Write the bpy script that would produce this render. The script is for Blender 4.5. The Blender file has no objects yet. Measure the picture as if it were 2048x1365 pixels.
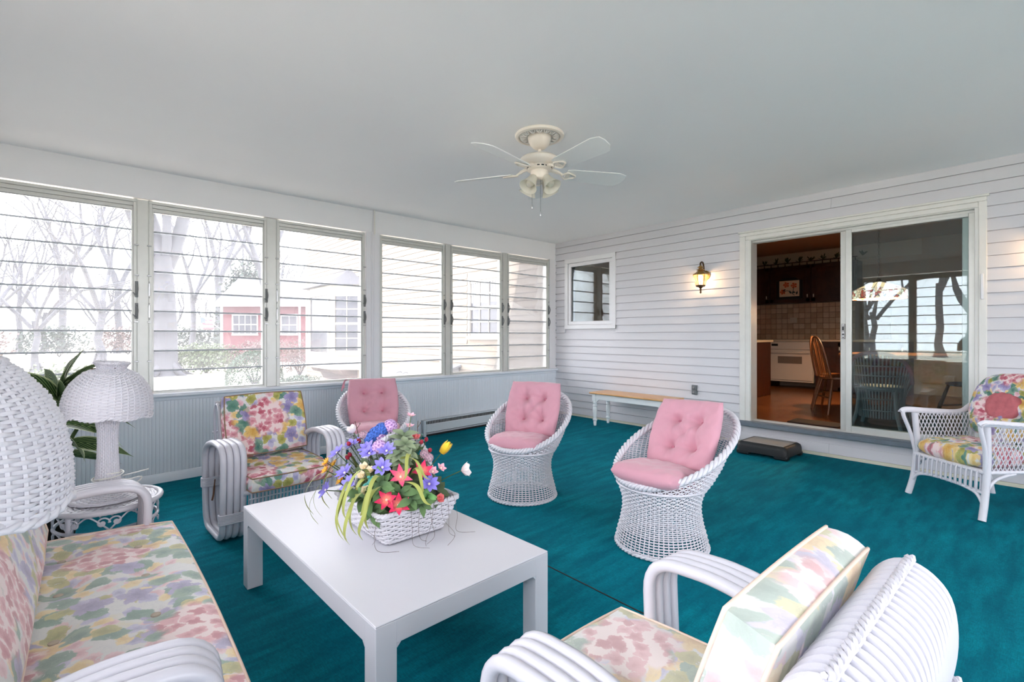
import bpy, math, random
import numpy as np
from mathutils import Matrix, Vector
PI = math.pi
sc = bpy.context.scene
C = sc.collection

# ------------------------------------------------------------------ camera, sky, exposure
cam_d = bpy.data.cameras.new('camera'); cam = bpy.data.objects.new('camera', cam_d); C.objects.link(cam)
cam_d.sensor_width = 36.0; cam_d.lens = 971.0 / 2048 * 36; cam_d.shift_y = -0.005
cam_d.clip_start = 0.02; cam_d.clip_end = 400
cam.location = (0, 0, 1.2); cam.rotation_euler = (PI / 2, 0, -math.radians(41.4646))
sc.camera = cam
wd = bpy.data.worlds.new('overcast_sky'); sc.world = wd; wd.use_nodes = True
bg = wd.node_tree.nodes['Background']; bg.inputs[0].default_value = (0.93, 0.905, 1.0, 1); bg.inputs[1].default_value = 3.6
vs = sc.view_settings; vs.view_transform = 'Standard'; vs.look = 'None'; vs.exposure = 1.80; vs.gamma = 1.0; vs.use_curve_mapping = False
cy = sc.cycles; cy.use_denoising = True; cy.max_bounces = 14; cy.diffuse_bounces = 8; cy.glossy_bounces = 4
cy.transmission_bounces = 8; cy.transparent_max_bounces = 24; cy.caustics_reflective = False; cy.caustics_refractive = False
cy.sample_clamp_indirect = 6.0

XR, YL, ZC, XO, YB = 5.553, 5.243, 2.641, -0.66, -3.0      # siding wall, window wall, ceiling, wall behind sofa, wall behind camera
def fz(x): return -0.0177 * (XR - x)                       # the porch floor falls away from the house

def portal(x0, x1, y, z0, z1, axis):
    l = bpy.data.lights.new('window_portal', 'AREA'); l.shape = 'RECTANGLE'; l.cycles.is_portal = True
    o = bpy.data.objects.new('window_portal', l); C.objects.link(o)
    l.size = x1 - x0; l.size_y = z1 - z0
    if axis == 'Y':
        o.location = ((x0 + x1) / 2, y, (z0 + z1) / 2); o.rotation_euler = (-PI / 2, 0, 0)
    elif axis == 'B':
        o.location = ((x0 + x1) / 2, y, (z0 + z1) / 2); o.rotation_euler = (PI / 2, 0, 0)
    else:
        o.location = (y, (x0 + x1) / 2, (z0 + z1) / 2); o.rotation_euler = (0, -PI / 2, 0); l.size, l.size_y = z1 - z0, x1 - x0
portal(-0.6, 2.4, YL + 0.13, 0.7, 2.35, 'Y'); portal(2.58, 5.4, YL + 0.13, 0.7, 2.35, 'Y')
portal(-2.7, 2.75, XO - 0.13, 0.7, 2.35, 'X')
portal(-0.5, 5.0, YB - 0.13, 0.7, 2.35, 'B')

# ------------------------------------------------------------------ materials
def lin(r, g, b):
    f = lambda c: (c / 255 / 12.92) if c / 255 <= 0.04045 else ((c / 255 + 0.055) / 1.055) ** 2.4
    return (f(r), f(g), f(b), 1)

class NT:
    def __init__(s, name):
        s.m = bpy.data.materials.new(name); s.m.use_nodes = True; s.t = s.m.node_tree; s.t.nodes.clear()
        s.out = s.t.nodes.new('ShaderNodeOutputMaterial')
    def n(s, ty, **kw):
        o = s.t.nodes.new('ShaderNode' + ty)
        for k, v in kw.items():
            setattr(o, k, v)
        return o
    def put(s, sock, v):
        if isinstance(v, bpy.types.NodeSocket): s.t.links.new(v, sock)
        elif v is not None: sock.default_value = v
    def math(s, op, a, b=0.0, c=None, clamp=False):
        o = s.n('Math', operation=op, use_clamp=clamp); s.put(o.inputs[0], a); s.put(o.inputs[1], b)
        if c is not None: s.put(o.inputs[2], c)
        return o.outputs[0]
    def vm(s, op, a, b=None, scale=None):
        o = s.n('VectorMath', operation=op); s.put(o.inputs[0], a)
        if b is not None: s.put(o.inputs[1], b)
        if scale is not None: s.put(o.inputs['Scale'], scale)
        return o.outputs[1] if op in ('LENGTH', 'DOT_PRODUCT') else o.outputs[0]
    def mix(s, f, a, b):
        o = s.n('Mix', data_type='RGBA'); s.put(o.inputs[0], f); s.put(o.inputs[6], a); s.put(o.inputs[7], b); return o.outputs[2]
    def ss(s, x, a, b):                                     # smooth step a -> b
        o = s.n('MapRange', interpolation_type='SMOOTHSTEP'); s.put(o.inputs[0], x); s.put(o.inputs[1], a); s.put(o.inputs[2], b); return o.outputs[0]
    def noise(s, vec, scale, detail=3.0, rough=0.55, dist=0.0, col=False):
        o = s.n('TexNoise'); s.put(o.inputs['Vector'], vec); o.inputs['Scale'].default_value = scale
        o.inputs['Detail'].default_value = detail; o.inputs['Roughness'].default_value = rough; o.inputs['Distortion'].default_value = dist
        return o.outputs[1 if col else 0]
    def obj(s): return s.n('TexCoord').outputs['Object']
    def uv(s): return s.n('TexCoord').outputs['UV']
    def scale(s, v, x, y, z):
        o = s.n('Mapping'); s.put(o.inputs[0], v); o.inputs['Scale'].default_value = (x, y, z); return o.outputs[0]
    def bump(s, h, strength, dist=0.002):
        o = s.n('Bump'); s.put(o.inputs['Height'], h); o.inputs['Strength'].default_value = strength; o.inputs['Distance'].default_value = dist; return o.outputs[0]
    def bsdf(s, col, rough=0.5, normal=None, **kw):
        b = s.n('BsdfPrincipled'); s.put(b.inputs['Base Color'], col); s.put(b.inputs['Roughness'], rough)
        if normal is not None: s.put(b.inputs['Normal'], normal)
        for k, v in kw.items(): s.put(b.inputs[k.replace('_', ' ')], v)
        s.t.links.new(b.outputs[0], s.out.inputs[0]); return b

MAT = {}
def plain(name, rgb, rough=0.5, var=0.0, scale=6.0, bump=0.0, bscale=60.0, **kw):
    """colour with a little uneven tone and fine relief"""
    t = NT(name); c = lin(*rgb) if max(rgb) > 1 else (*rgb, 1)
    co = t.obj(); col = c
    if var:
        nz = t.noise(co, scale, 4.0)
        col = t.mix(nz, tuple(min(1, v * (1 - var)) for v in c[:3]) + (1,), tuple(min(1, v * (1 + var)) for v in c[:3]) + (1,))
    nr = t.bump(t.noise(co, bscale, 3.0), bump) if bump else None
    t.bsdf(col, rough, nr, **kw); MAT[name] = t.m; return t.m

plain('wall_white', (240, 240, 240), 0.55, 0.02, 3.0, 0.08, 40)
plain('siding_white', (216, 214, 217), 0.5, 0.03, 2.0, 0.12, 30)
plain('trim_white', (232, 231, 232), 0.4, 0.03, 5.0, 0.05, 30)
plain('worn_white', (228, 226, 220), 0.5, 0.08, 9.0, 0.15, 40)
plain('base_strip', (224, 218, 196), 0.6, 0.12, 8.0)
plain('wainscot', (232, 236, 242), 0.45, 0.03, 2.0, 0.05, 30)
plain('ceiling_white', (243, 243, 243), 0.8, 0.025, 1.2, 0.1, 14)
plain('aluminium', (212, 212, 206), 0.4, 0.08, 12.0, 0.05, 80, Metallic=0.35)
plain('aluminium_dark', (120, 122, 122), 0.45, 0.1, 20, Metallic=0.5)
plain('rubber_black', (22, 22, 24), 0.6, 0.1, 20)
plain('wicker_white', (216, 214, 220), 0.42, 0.03, 25)
plain('rattan_white', (208, 206, 214), 0.33, 0.02, 14)
plain('table_white', (212, 211, 217), 0.38, 0.015, 5)
plain('pink_cloth', (208, 152, 166), 0.85, 0.05, 9, 0.12, 500, Sheen_Weight=0.25)
plain('pink_button', (190, 122, 140), 0.8, 0.05, 30)
plain('bench_white', (236, 240, 240), 0.4, 0.02, 9)
plain('fan_cream', (236, 228, 216), 0.4, 0.02, 12)
plain('fan_blade', (226, 228, 226), 0.45, 0.02, 6)
plain('plaster_relief', (214, 212, 208), 0.7, 0.12, 45, 0.6, 60)
plain('brass', (176, 142, 84), 0.35, 0.12, 30, Metallic=0.85)
plain('brass_dark', (86, 64, 40), 0.42, 0.15, 30, Metallic=0.7)
plain('steel', (168, 168, 168), 0.3, 0.08, 40, Metallic=0.9)
plain('grey_box', (118, 122, 124), 0.5, 0.08, 40, Metallic=0.3)
plain('step_black', (20, 22, 24), 0.5, 0.1, 30, 0.1, 200)
plain('step_grey', (138, 136, 134), 0.75, 0.05, 60, 0.5, 350)
plain('sill_grey', (108, 118, 128), 0.55, 0.22, 14, 0.2, 60)
plain('cord_white', (232, 230, 222), 0.5)
plain('heater_white', (216, 222, 226), 0.45, 0.03, 5)
plain('heater_fin', (120, 116, 108), 0.4, 0.1, 30, Metallic=0.6)
plain('pot_brown', (58, 40, 30), 0.6, 0.15, 12)
plain('soil', (44, 34, 26), 0.95, 0.3, 40)
plain('twig_brown', (84, 62, 48), 0.7, 0.15, 30)
plain('stem_green', (70, 92, 48), 0.6, 0.15, 30)
plain('leather_tie', (120, 82, 62), 0.7, 0.1, 30)
# house interior
plain('oven_white', (214, 204, 196), 0.3, 0.02, 5)
plain('oven_window', (126, 112, 104), 0.25, 0.05, 5)
plain('black_plastic', (18, 18, 18), 0.35)
plain('counter', (206, 190, 168), 0.4, 0.08, 40)
plain('knob_white', (236, 232, 222), 0.3)
plain('kitchen_wall', (190, 168, 146), 0.8, 0.05, 3)
plain('kitchen_ceiling', (170, 150, 132), 0.85, 0.04, 3)
plain('border_paper', (206, 196, 176), 0.8, 0.05, 6)
plain('border_green', (88, 96, 72), 0.8, 0.2, 30)
plain('chair_oak', (120, 74, 40), 0.4, 0.2, 14)
plain('grout', (148, 124, 100), 0.9)
plain('dark_mat', (34, 24, 20), 0.9, 0.2, 40)
# outside
plain('cream_siding', (118, 108, 94), 0.6, 0.03, 2)
plain('cream_trim', (150, 145, 136), 0.55, 0.02, 3)
plain('red_siding', (78, 26, 34), 0.7, 0.08, 2)
plain('roof_grey', (72, 72, 76), 0.85, 0.15, 12)
plain('house_trim', (160, 160, 162), 0.6)
plain('window_dark', (40, 42, 50), 0.15, 0.2, 3)
plain('curtain', (150, 150, 148), 0.8, 0.12, 14)
plain('bark', (56, 57, 62), 0.9, 0.35, 5, 0.8, 14)
plain('bark_pale', (64, 65, 70), 0.9, 0.3, 5, 0.8, 14)
plain('leaf_bush', (62, 76, 44), 0.6, 0.35, 2.5)
plain('leaf_box', (48, 66, 48), 0.55, 0.3, 3)
plain('leaf_russet', (82, 68, 64), 0.7, 0.3, 2.5)
plain('leaf_pine', (44, 56, 48), 0.7, 0.3, 2)
plain('hatch_grey', (110, 112, 116), 0.6, 0.05, 5)
plain('flag_red', (176, 62, 70), 0.8); plain('flag_blue', (70, 80, 120), 0.8); plain('flag_white', (236, 236, 236), 0.8)

def wood(name, a, b, sx=1.0, sy=14.0, rough=0.4, bump=0.05):
    t = NT(name); v = t.scale(t.obj(), sx, sy, sy)
    nz = t.noise(v, 2.5, 5.0, 0.6, 0.8)
    t.bsdf(t.mix(t.ss(nz, 0.3, 0.7), lin(*a), lin(*b)), rough, t.bump(nz, bump)); MAT[name] = t.m
wood('bench_wood', (226, 178, 124), (206, 150, 96), 14, 2, 0.35)
wood('cabinet_wood', (66, 34, 22), (46, 22, 14), 14, 2, 0.4)
wood('kitchen_floor', (150, 96, 58), (118, 70, 40), 2, 14, 0.22)
wood('table_wood', (140, 92, 52), (112, 68, 36), 2, 14, 0.35)
wood('board_wood', (170, 128, 88), (140, 100, 64), 2, 14, 0.5)

def mk_carpet():
    t = NT('carpet_teal'); co = t.obj()
    fib = t.noise(t.scale(co, 160, 30, 1), 1.0, 3.0, 0.7)
    fib2 = t.noise(t.scale(co, 40, 260, 1), 1.0, 2.0, 0.7)
    big = t.noise(co, 1.3, 4.0, 0.6, 0.6); mid = t.noise(t.scale(co, 3, 14, 1), 1.0, 3.0, 0.6)
    c1 = t.mix(t.ss(big, 0.3, 0.75), lin(0, 118, 136), lin(6, 146, 160))
    c2 = t.mix(t.ss(mid, 0.25, 0.75), lin(0, 104, 122), c1)
    f = t.math('MULTIPLY', t.math('ADD', fib, fib2), 0.5)
    c3 = t.mix(t.ss(f, 0.32, 0.7), t.mix(0.55, c2, lin(0, 66, 82)), c2)
    t.bsdf(c3, 0.95, t.bump(f, 0.6, 0.006), Specular_IOR_Level=0.08); MAT['carpet_teal'] = t.m
mk_carpet()

def mk_glass(name, k, veil, tint=(0.96, 0.98, 0.97, 1)):
    t = NT(name); fr = t.n('Fresnel'); fr.inputs[0].default_value = 1.5
    f = t.math('MULTIPLY', fr.outputs[0], k, clamp=True)
    tr = t.n('BsdfTransparent'); tr.inputs[0].default_value = tint
    gl = t.n('BsdfGlossy'); gl.inputs['Roughness'].default_value = 0.0
    m1 = t.n('MixShader'); t.put(m1.inputs[0], f); t.t.links.new(tr.outputs[0], m1.inputs[1]); t.t.links.new(gl.outputs[0], m1.inputs[2])
    last = m1
    if veil:                                                # milky, dusty glass; the veil also puts outdoor haze into the panes
        ts = t.n('BsdfTranslucent'); ts.inputs[0].default_value = (0.95, 0.95, 0.97, 1)
        nz = t.noise(t.obj(), 3.0, 4.0); vf = t.math('MULTIPLY', t.math('ADD', nz, 0.5), veil)
        m2 = t.n('MixShader'); t.put(m2.inputs[0], vf); t.t.links.new(m1.outputs[0], m2.inputs[1]); t.t.links.new(ts.outputs[0], m2.inputs[2]); last = m2
    t.t.links.new(last.outputs[0], t.out.inputs[0]); MAT[name] = t.m
mk_glass('louver_glass', 0.8, 0.052); mk_glass('door_glass', 1.1, 0.0, (0.84, 0.9, 0.9, 1)); mk_glass('lantern_glass', 0.8, 0.02)

def mk_emit(name, rgb, strength, mixw=0.0):
    t = NT(name); b = t.bsdf((*rgb, 1), 0.5); b.inputs['Emission Color'].default_value = (*rgb, 1); b.inputs['Emission Strength'].default_value = strength; MAT[name] = t.m
mk_emit('bulb_warm', (1.0, 0.66, 0.34), 16.0)
def mk_edge():
    t = NT('glass_edge'); d = t.n('BsdfDiffuse'); d.inputs[0].default_value = lin(214, 216, 220); e = t.n('BsdfTranslucent'); e.inputs[0].default_value = lin(150, 152, 158)
    m = t.n('MixShader'); m.inputs[0].default_value = 0.5; t.t.links.new(d.outputs[0], m.inputs[1]); t.t.links.new(e.outputs[0], m.inputs[2]); t.t.links.new(m.outputs[0], t.out.inputs[0]); MAT['glass_edge'] = t.m
mk_edge()
def mk_frost():
    t = NT('frosted_glass'); b = t.bsdf(lin(238, 236, 226), 0.35); b.inputs['Transmission Weight'].default_value = 0.0
    b.inputs['Subsurface Weight'].default_value = 0.0
    tl = t.n('BsdfTranslucent'); tl.inputs[0].default_value = lin(240, 238, 230)
    m = t.n('MixShader'); m.inputs[0].default_value = 0.5; t.t.links.new(b.outputs[0], m.inputs[1]); t.t.links.new(tl.outputs[0], m.inputs[2])
    t.t.links.new(m.outputs[0], t.out.inputs[0]); MAT['frosted_glass'] = t.m
mk_frost()

def mk_floral(name, sat, off, scale=1.0):
    """printed chintz: hydrangeas, roses, pansies and leaves on off-white"""
    t = NT(name); uv0 = t.vm('ADD', t.uv(), (off, off * 0.63, 0))
    wob = t.vm('SCALE', t.vm('SUBTRACT', t.noise(uv0, 18.0, 4.0, 0.65, col=True), (0.5, 0.5, 0.5)), scale=0.062)
    uv = t.vm('ADD', uv0, wob)
    def layer(freq, R, k, keep, seed, soft=0.06, body=0.62):
        q = t.vm('ADD', t.vm('SCALE', uv, scale=freq * scale), (seed, seed * 1.7, 0))
        vo = t.n('TexVoronoi', voronoi_dimensions='2D', feature='F1'); t.put(vo.inputs['Vector'], q)
        vo.inputs['Scale'].default_value = 1.0; vo.inputs['Randomness'].default_value = 0.8
        d = t.vm('SUBTRACT', q, vo.outputs['Position']); sx = t.n('SeparateXYZ'); t.put(sx.inputs[0], d)
        sr = t.n('SeparateColor'); t.put(sr.inputs[0], vo.outputs['Color'])
        ang = t.math('ADD', t.math('ARCTAN2', sx.outputs[1], sx.outputs[0]), t.math('MULTIPLY', sr.outputs[0], 6.28))
        r = t.math('SQRT', t.math('ADD', t.math('MULTIPLY', sx.outputs[0], sx.outputs[0]), t.math('MULTIPLY', sx.outputs[1], sx.outputs[1])))
        lobe = t.math('ABSOLUTE', t.math('COSINE', t.math('MULTIPLY', ang, k / 2.0)))
        edge = t.math('MULTIPLY', t.math('ADD', t.math('MULTIPLY', lobe, 1 - body), body), R)
        m = t.ss(t.math('SUBTRACT', edge, r), 0.0, soft)
        on = t.math('LESS_THAN', sr.outputs[1], keep)
        return t.math('MULTIPLY', m, on), t.math('DIVIDE', r, R), sr.outputs[2]
    def c(r, g, b):
        l = lin(r, g, b); w = lin(236, 232, 226); return tuple(w[i] * (1 - sat) + l[i] * sat for i in range(3)) + (1,)
    paint = t.noise(t.scale(uv, 1, 1, 1), 55.0, 3.0, 0.65, 1.0)
    col = t.mix(t.ss(paint, 0.45, 0.75), lin(224, 222, 219), c(206, 206, 208))
    wash = t.noise(uv, 9.0, 2.0)
    col = t.mix(t.math('MULTIPLY', t.ss(wash, 0.58, 0.72), 0.4), col, c(222, 204, 140))
    for freq, R, k, keep, seed, ca, cb in (
            (15.0, 0.50, 2, 0.55, 61.0, (206, 150, 160), (232, 200, 204)), (14.0, 0.48, 2, 0.5, 72.0, (150, 146, 186), (196, 192, 216)), (13.0, 0.46, 2, 0.3, 83.0, (222, 186, 110), (236, 214, 164)),
            (9.0, 0.46, 2, 0.66, 3.1, (66, 116, 100), (112, 150, 134)), (10.5, 0.44, 2, 0.55, 9.4, (142, 140, 60), (184, 178, 104)),
            (7.0, 0.42, 5, 0.45, 14.2, (118, 108, 156), (168, 158, 196)), (6.2, 0.44, 6, 0.45, 21.7, (206, 152, 62), (232, 200, 128)),
            (7.6, 0.40, 2, 0.35, 33.3, (58, 112, 104), (134, 164, 140))):
        m, rr, rn = layer(freq, R, k, keep, seed)
        shade = t.ss(t.math('ADD', t.math('MULTIPLY', rr, 0.6), t.math('MULTIPLY', paint, 0.8)), 0.35, 0.95)
        col = t.mix(t.math('MULTIPLY', m, t.ss(paint, 0.22, 0.42)), col, t.mix(shade, c(*ca), c(*cb)))
    m, rr, rn = layer(2.5, 0.40, 7, 0.8, 41.0, 0.1, 0.8)     # the big hydrangea heads, made of small petals
    pm, pr, pn = layer(21.0, 0.6, 4, 0.97, 55.0, 0.1, 0.7)
    petal = t.mix(t.ss(t.math('ADD', t.math('MULTIPLY', pn, 0.5), t.math('MULTIPLY', pr, 0.5)), 0.2, 0.75), c(184, 86, 104), c(222, 160, 168))
    col = t.mix(m, col, t.mix(pm, c(238, 214, 212), petal))
    weave = t.noise(t.uv(), 900.0, 1.0)
    t.bsdf(col, 0.8, t.bump(weave, 0.08, 0.001), Sheen_Weight=0.15); MAT[name] = t.m
mk_floral('floral_bright', 1.0, 0.0); mk_floral('floral_faded', 0.72, 0.37); mk_floral('floral_old', 0.56, 0.81); mk_floral('floral_deep', 1.0, 1.31, 1.35)
plain('piping_brown', (150, 122, 98), 0.8, 0.2, 20); plain('piping_pale', (226, 202, 186), 0.8, 0.12, 20)
plain('cloth_button', (190, 176, 160), 0.8, 0.3, 30)
plain('cushion_rose', (190, 104, 110), 0.85, 0.25, 30)

def mk_striped_leaf():
    t = NT('striped_leaf'); sx = t.n('SeparateXYZ'); t.put(sx.inputs[0], t.uv())
    v = t.math('ABSOLUTE', t.math('SUBTRACT', sx.outputs[1], 0.5))
    w = t.math('SINE', t.math('ADD', t.math('MULTIPLY', sx.outputs[0], 60.0), t.math('MULTIPLY', v, -50.0)))
    col = t.mix(t.ss(w, 0.5, 0.95), lin(34, 62, 30), lin(150, 176, 110))
    col = t.mix(t.ss(v, 0.40, 0.47), col, lin(206, 214, 170))
    t.bsdf(col, 0.4); MAT['striped_leaf'] = t.m
mk_striped_leaf()

def mk_petal(name, inner, outer):
    t = NT(name); sx = t.n('SeparateXYZ'); t.put(sx.inputs[0], t.uv())
    nz = t.noise(t.scale(t.uv(), 3, 30, 1), 1.0, 2.0)
    f = t.ss(t.math('ADD', sx.outputs[0], t.math('MULTIPLY', nz, 0.25)), 0.1, 0.8)
    t.bsdf(t.mix(f, lin(*inner), lin(*outer)), 0.7, None, Sheen_Weight=0.2); MAT[name] = t.m
for a in (('petal_violet', (96, 78, 178), (142, 132, 222)), ('petal_pink', (236, 150, 130), (226, 74, 120)), ('petal_hot', (240, 150, 120), (226, 34, 92)),
          ('petal_yellow', (206, 160, 20), (244, 206, 50)), ('petal_white', (226, 196, 196), (242, 234, 232)), ('petal_cream', (226, 186, 120), (240, 228, 200)),
          ('petal_orange', (214, 130, 30), (240, 176, 50)), ('petal_blue', (40, 74, 150), (62, 108, 196)), ('petal_lilac', (164, 110, 180), (212, 176, 220)),
          ('petal_blush', (214, 120, 140), (238, 186, 200)), ('petal_red', (150, 14, 44), (206, 30, 70)), ('petal_coral', (200, 70, 80), (236, 130, 130)),
          ('petal_mauve', (150, 116, 132), (196, 160, 172)),
          ('strap_olive', (116, 124, 48), (164, 170, 86)), ('leaf_green', (52, 80, 44), (92, 124, 72)), ('leaf_grey', (86, 104, 72), (132, 146, 112)),
          ('leaf_bright', (70, 128, 62), (124, 178, 104)), ('leaf_dark', (38, 52, 34), (70, 86, 52)), ('leaf_aqua', (40, 130, 122), (96, 176, 164))):
    mk_petal(*a)
plain('flower_eye', (236, 226, 206), 0.7, 0.1, 60)

# ------------------------------------------------------------------ mesh builder
class MB:
    def __init__(s): s.v = []; s.f = []; s.u = []; s.hasuv = False; s.mi = []
    def add(s, vs_, fs, uvs=None, mi=0):
        o = len(s.v); s.v.extend([tuple(p) for p in vs_]); s.f.extend([tuple(i + o for i in f) for f in fs]); s.mi.extend([mi] * len(fs))
        if uvs is not None: s.hasuv = True; s.u.extend([tuple(p) for p in uvs])
        else: s.u.extend([(0.0, 0.0)] * len(vs_))
        return s
    def box(s, x0, x1, y0, y1, z0, z1, b=0.0, M=None, mi=0):
        if x1 < x0: x0, x1 = x1, x0
        if y1 < y0: y0, y1 = y1, y0
        if b <= 0:
            p = [(x, y, z) for z in (z0, z1) for y in (y0, y1) for x in (x0, x1)]
            fs = [(0, 2, 3, 1), (4, 5, 7, 6), (0, 1, 5, 4), (2, 6, 7, 3), (0, 4, 6, 2), (1, 3, 7, 5)]
        else:
            b = min(b, (x1 - x0) * .49, (y1 - y0) * .49, (z1 - z0) * .49); p = []; idx = {}
            X, Y, Z = (x0, x1), (y0, y1), (z0, z1)
            for i in (0, 1):
                for j in (0, 1):
                    for k in (0, 1):
                        sx, sy, sz = (1, -1)[i] * b, (1, -1)[j] * b, (1, -1)[k] * b
                        for a, q in enumerate(((X[i], Y[j] + sy, Z[k] + sz), (X[i] + sx, Y[j], Z[k] + sz), (X[i] + sx, Y[j] + sy, Z[k]))):
                            idx[i, j, k, a] = len(p); p.append(q)
            g = lambda i, j, k, a: idx[i, j, k, a]; fs = []
            for i in (0, 1):
                q = [g(i, 0, 0, 0), g(i, 1, 0, 0), g(i, 1, 1, 0), g(i, 0, 1, 0)]; fs.append(q if i else q[::-1])
                q = [g(0, i, 0, 1), g(0, i, 1, 1), g(1, i, 1, 1), g(1, i, 0, 1)]; fs.append(q if i else q[::-1])
                q = [g(0, 0, i, 2), g(1, 0, i, 2), g(1, 1, i, 2), g(0, 1, i, 2)]; fs.append(q if i else q[::-1])
            for i in (0, 1):
                for j in (0, 1):
                    q = [g(i, j, 0, 0), g(i, j, 1, 0), g(i, j, 1, 1), g(i, j, 0, 1)]; fs.append(q if (i + j) % 2 else q[::-1])
                    q = [g(i, 0, j, 0), g(i, 0, j, 2), g(i, 1, j, 2), g(i, 1, j, 0)]; fs.append(q if (i + j) % 2 == 0 else q[::-1])
                    q = [g(0, i, j, 1), g(0, i, j, 2), g(1, i, j, 2), g(1, i, j, 1)]; fs.append(q if (i + j) % 2 else q[::-1])
                    for k in (0, 1):
                        q = [g(i, j, k, 0), g(i, j, k, 1), g(i, j, k, 2)]; fs.append(q if (i + j + k) % 2 else q[::-1])
            A = np.array(p); cc = A.mean(0)
            fs = [tuple(f) if np.dot(np.cross(A[f[1]] - A[f[0]], A[f[2]] - A[f[0]]), A[list(f)].mean(0) - cc) > 0 else tuple(f[::-1]) for f in fs]
        if M is not None: p = [M @ Vector(q) for q in p]
        return s.add(p, fs, mi=mi)
    def tube(s, pts, r, n=8, closed=False, flat=1.0, up=None, mi=0):
        """round bar along a path; r may be a list; flat squashes it along the second axis"""
        P = np.array(pts, float); N = len(P); R = np.full(N, r, float) if np.isscalar(r) else np.array(r, float)
        T = (np.roll(P, -1, 0) - np.roll(P, 1, 0)) if closed else np.gradient(P, axis=0)
        T /= np.maximum(np.linalg.norm(T, axis=1, keepdims=True), 1e-9)
        a = np.array(up if up is not None else ((0, 0, 1) if abs(T[0][2]) < 0.9 else (1, 0, 0)), float)
        U = np.zeros((N, 3)); u = a - T[0] * a.dot(T[0]); U[0] = u / np.linalg.norm(u)
        for i in range(1, N):
            u = U[i - 1] - T[i] * U[i - 1].dot(T[i]); l = np.linalg.norm(u); U[i] = u / l if l > 1e-6 else U[i - 1]
        if closed:                                            # spread the leftover twist
            u = U[-1] - T[0] * U[-1].dot(T[0]); u /= np.linalg.norm(u)
            ang = math.atan2(np.cross(u, U[0]).dot(T[0]), u.dot(U[0]))
            for i in range(N):
                th = ang * i / N; U[i] = U[i] * math.cos(th) + np.cross(T[i], U[i]) * math.sin(th)
        V = np.cross(T, U); an = np.arange(n) * 2 * PI / n
        G = P[:, None, :] + (U[:, None, :] * np.cos(an)[None, :, None] + V[:, None, :] * np.sin(an)[None, :, None] * flat) * R[:, None, None]
        vs_ = G.reshape(-1, 3).tolist(); fs = []
        for i in range(N if closed else N - 1):
            j = (i + 1) % N
            for k in range(n):
                l = (k + 1) % n; fs.append((i * n + k, i * n + l, j * n + l, j * n + k))
        if not closed: fs += [tuple(range(n - 1, -1, -1)), tuple((N - 1) * n + k for k in range(n))]
        return s.add(vs_, fs, mi=mi)
    def lathe(s, prof, n=24, M=None, cap=True, mi=0):
        vs_ = []; fs = []
        for r, z in prof:
            for k in range(n): a = 2 * PI * k / n; vs_.append((r * math.cos(a), r * math.sin(a), z))
        for i in range(len(prof) - 1):
            for k in range(n):
                l = (k + 1) % n; fs.append((i * n + k, i * n + l, (i + 1) * n + l, (i + 1) * n + k))
        if cap:
            if prof[0][0] > 1e-5: fs.append(tuple(range(n - 1, -1, -1)))
            if prof[-1][0] > 1e-5: fs.append(tuple((len(prof) - 1) * n + k for k in range(n)))
        if M is not None: vs_ = [M @ Vector(q) for q in vs_]
        return s.add(vs_, fs, mi=mi)
    def prism(s, poly, t, M=None, mi=0):
        """polygon (x, y) extruded from z=0 to z=t"""
        n = len(poly); p = [(x, y, 0) for x, y in poly] + [(x, y, t) for x, y in poly]
        fs = [tuple(range(n - 1, -1, -1)), tuple(range(n, 2 * n))] + [(i, (i + 1) % n, n + (i + 1) % n, n + i) for i in range(n)]
        if M is not None: p = [M @ Vector(q) for q in p]
        return s.add(p, fs, mi=mi)
    def grid(s, P, closed_u=False, uv=True):
        """P[i][j] points"""
        a, b = len(P), len(P[0]); vs_ = [q for row in P for q in row]; fs = []
        for i in range(a - 1):
            for j in range(b if closed_u else b - 1):
                k = (j + 1) % b; fs.append((i * b + j, i * b + k, (i + 1) * b + k, (i + 1) * b + j))
        return s.add(vs_, fs, [(i / (a - 1), j / max(1, b - 1)) for i in range(a) for j in range(b)] if uv else None)
    def strands(s, Pn, Nn, ra, rb, n=4, closed=False):
        """Pn, Nn: (N,3) path and surface normal; an oval strand lying on the surface"""
        T = (np.roll(Pn, -1, 0) - np.roll(Pn, 1, 0)) if closed else np.gradient(Pn, axis=0)
        T /= np.maximum(np.linalg.norm(T, axis=1, keepdims=True), 1e-9); B = np.cross(T, Nn); an = np.arange(n) * 2 * PI / n
        G = Pn[:, None, :] + Nn[:, None, :] * (np.cos(an) * ra)[None, :, None] + B[:, None, :] * (np.sin(an) * rb)[None, :, None]
        N = len(Pn); i = np.arange(N if closed else N - 1)[:, None]; k = np.arange(n)[None, :]; j = (i + 1) % N; l = (k + 1) % n
        F = np.stack([i * n + k + 0 * l, i * n + l, j * n + l, j * n + k], -1).reshape(-1, 4)
        o = len(s.v); s.v.extend(map(tuple, G.reshape(-1, 3).tolist())); s.f.extend(map(tuple, (F + o).tolist())); s.mi.extend([0] * len(F))
        s.u.extend([(0.0, 0.0)] * (N * n)); return s
    def mesh(s, name, mats, smooth=40):
        me = bpy.data.meshes.new(name); me.from_pydata(s.v, [], s.f)
        for m in (mats if isinstance(mats, (list, tuple)) else [mats]): me.materials.append(MAT[m])
        if any(s.mi): me.polygons.foreach_set('material_index', s.mi)
        if s.hasuv:
            L = np.zeros(len(me.loops), np.int32); me.loops.foreach_get('vertex_index', L)
            me.uv_layers.new(name='UVMap').data.foreach_set('uv', np.array(s.u, np.float32)[L].ravel())
        if smooth:
            me.polygons.foreach_set('use_smooth', [True] * len(me.polygons)); me.set_sharp_from_angle(angle=math.radians(smooth))
        me.update(); return me
    def build(s, name, mats, parent=None, smooth=40, loc=None, rot=None):
        return inst(name, s.mesh(name, mats, smooth), parent, loc, rot)

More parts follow.
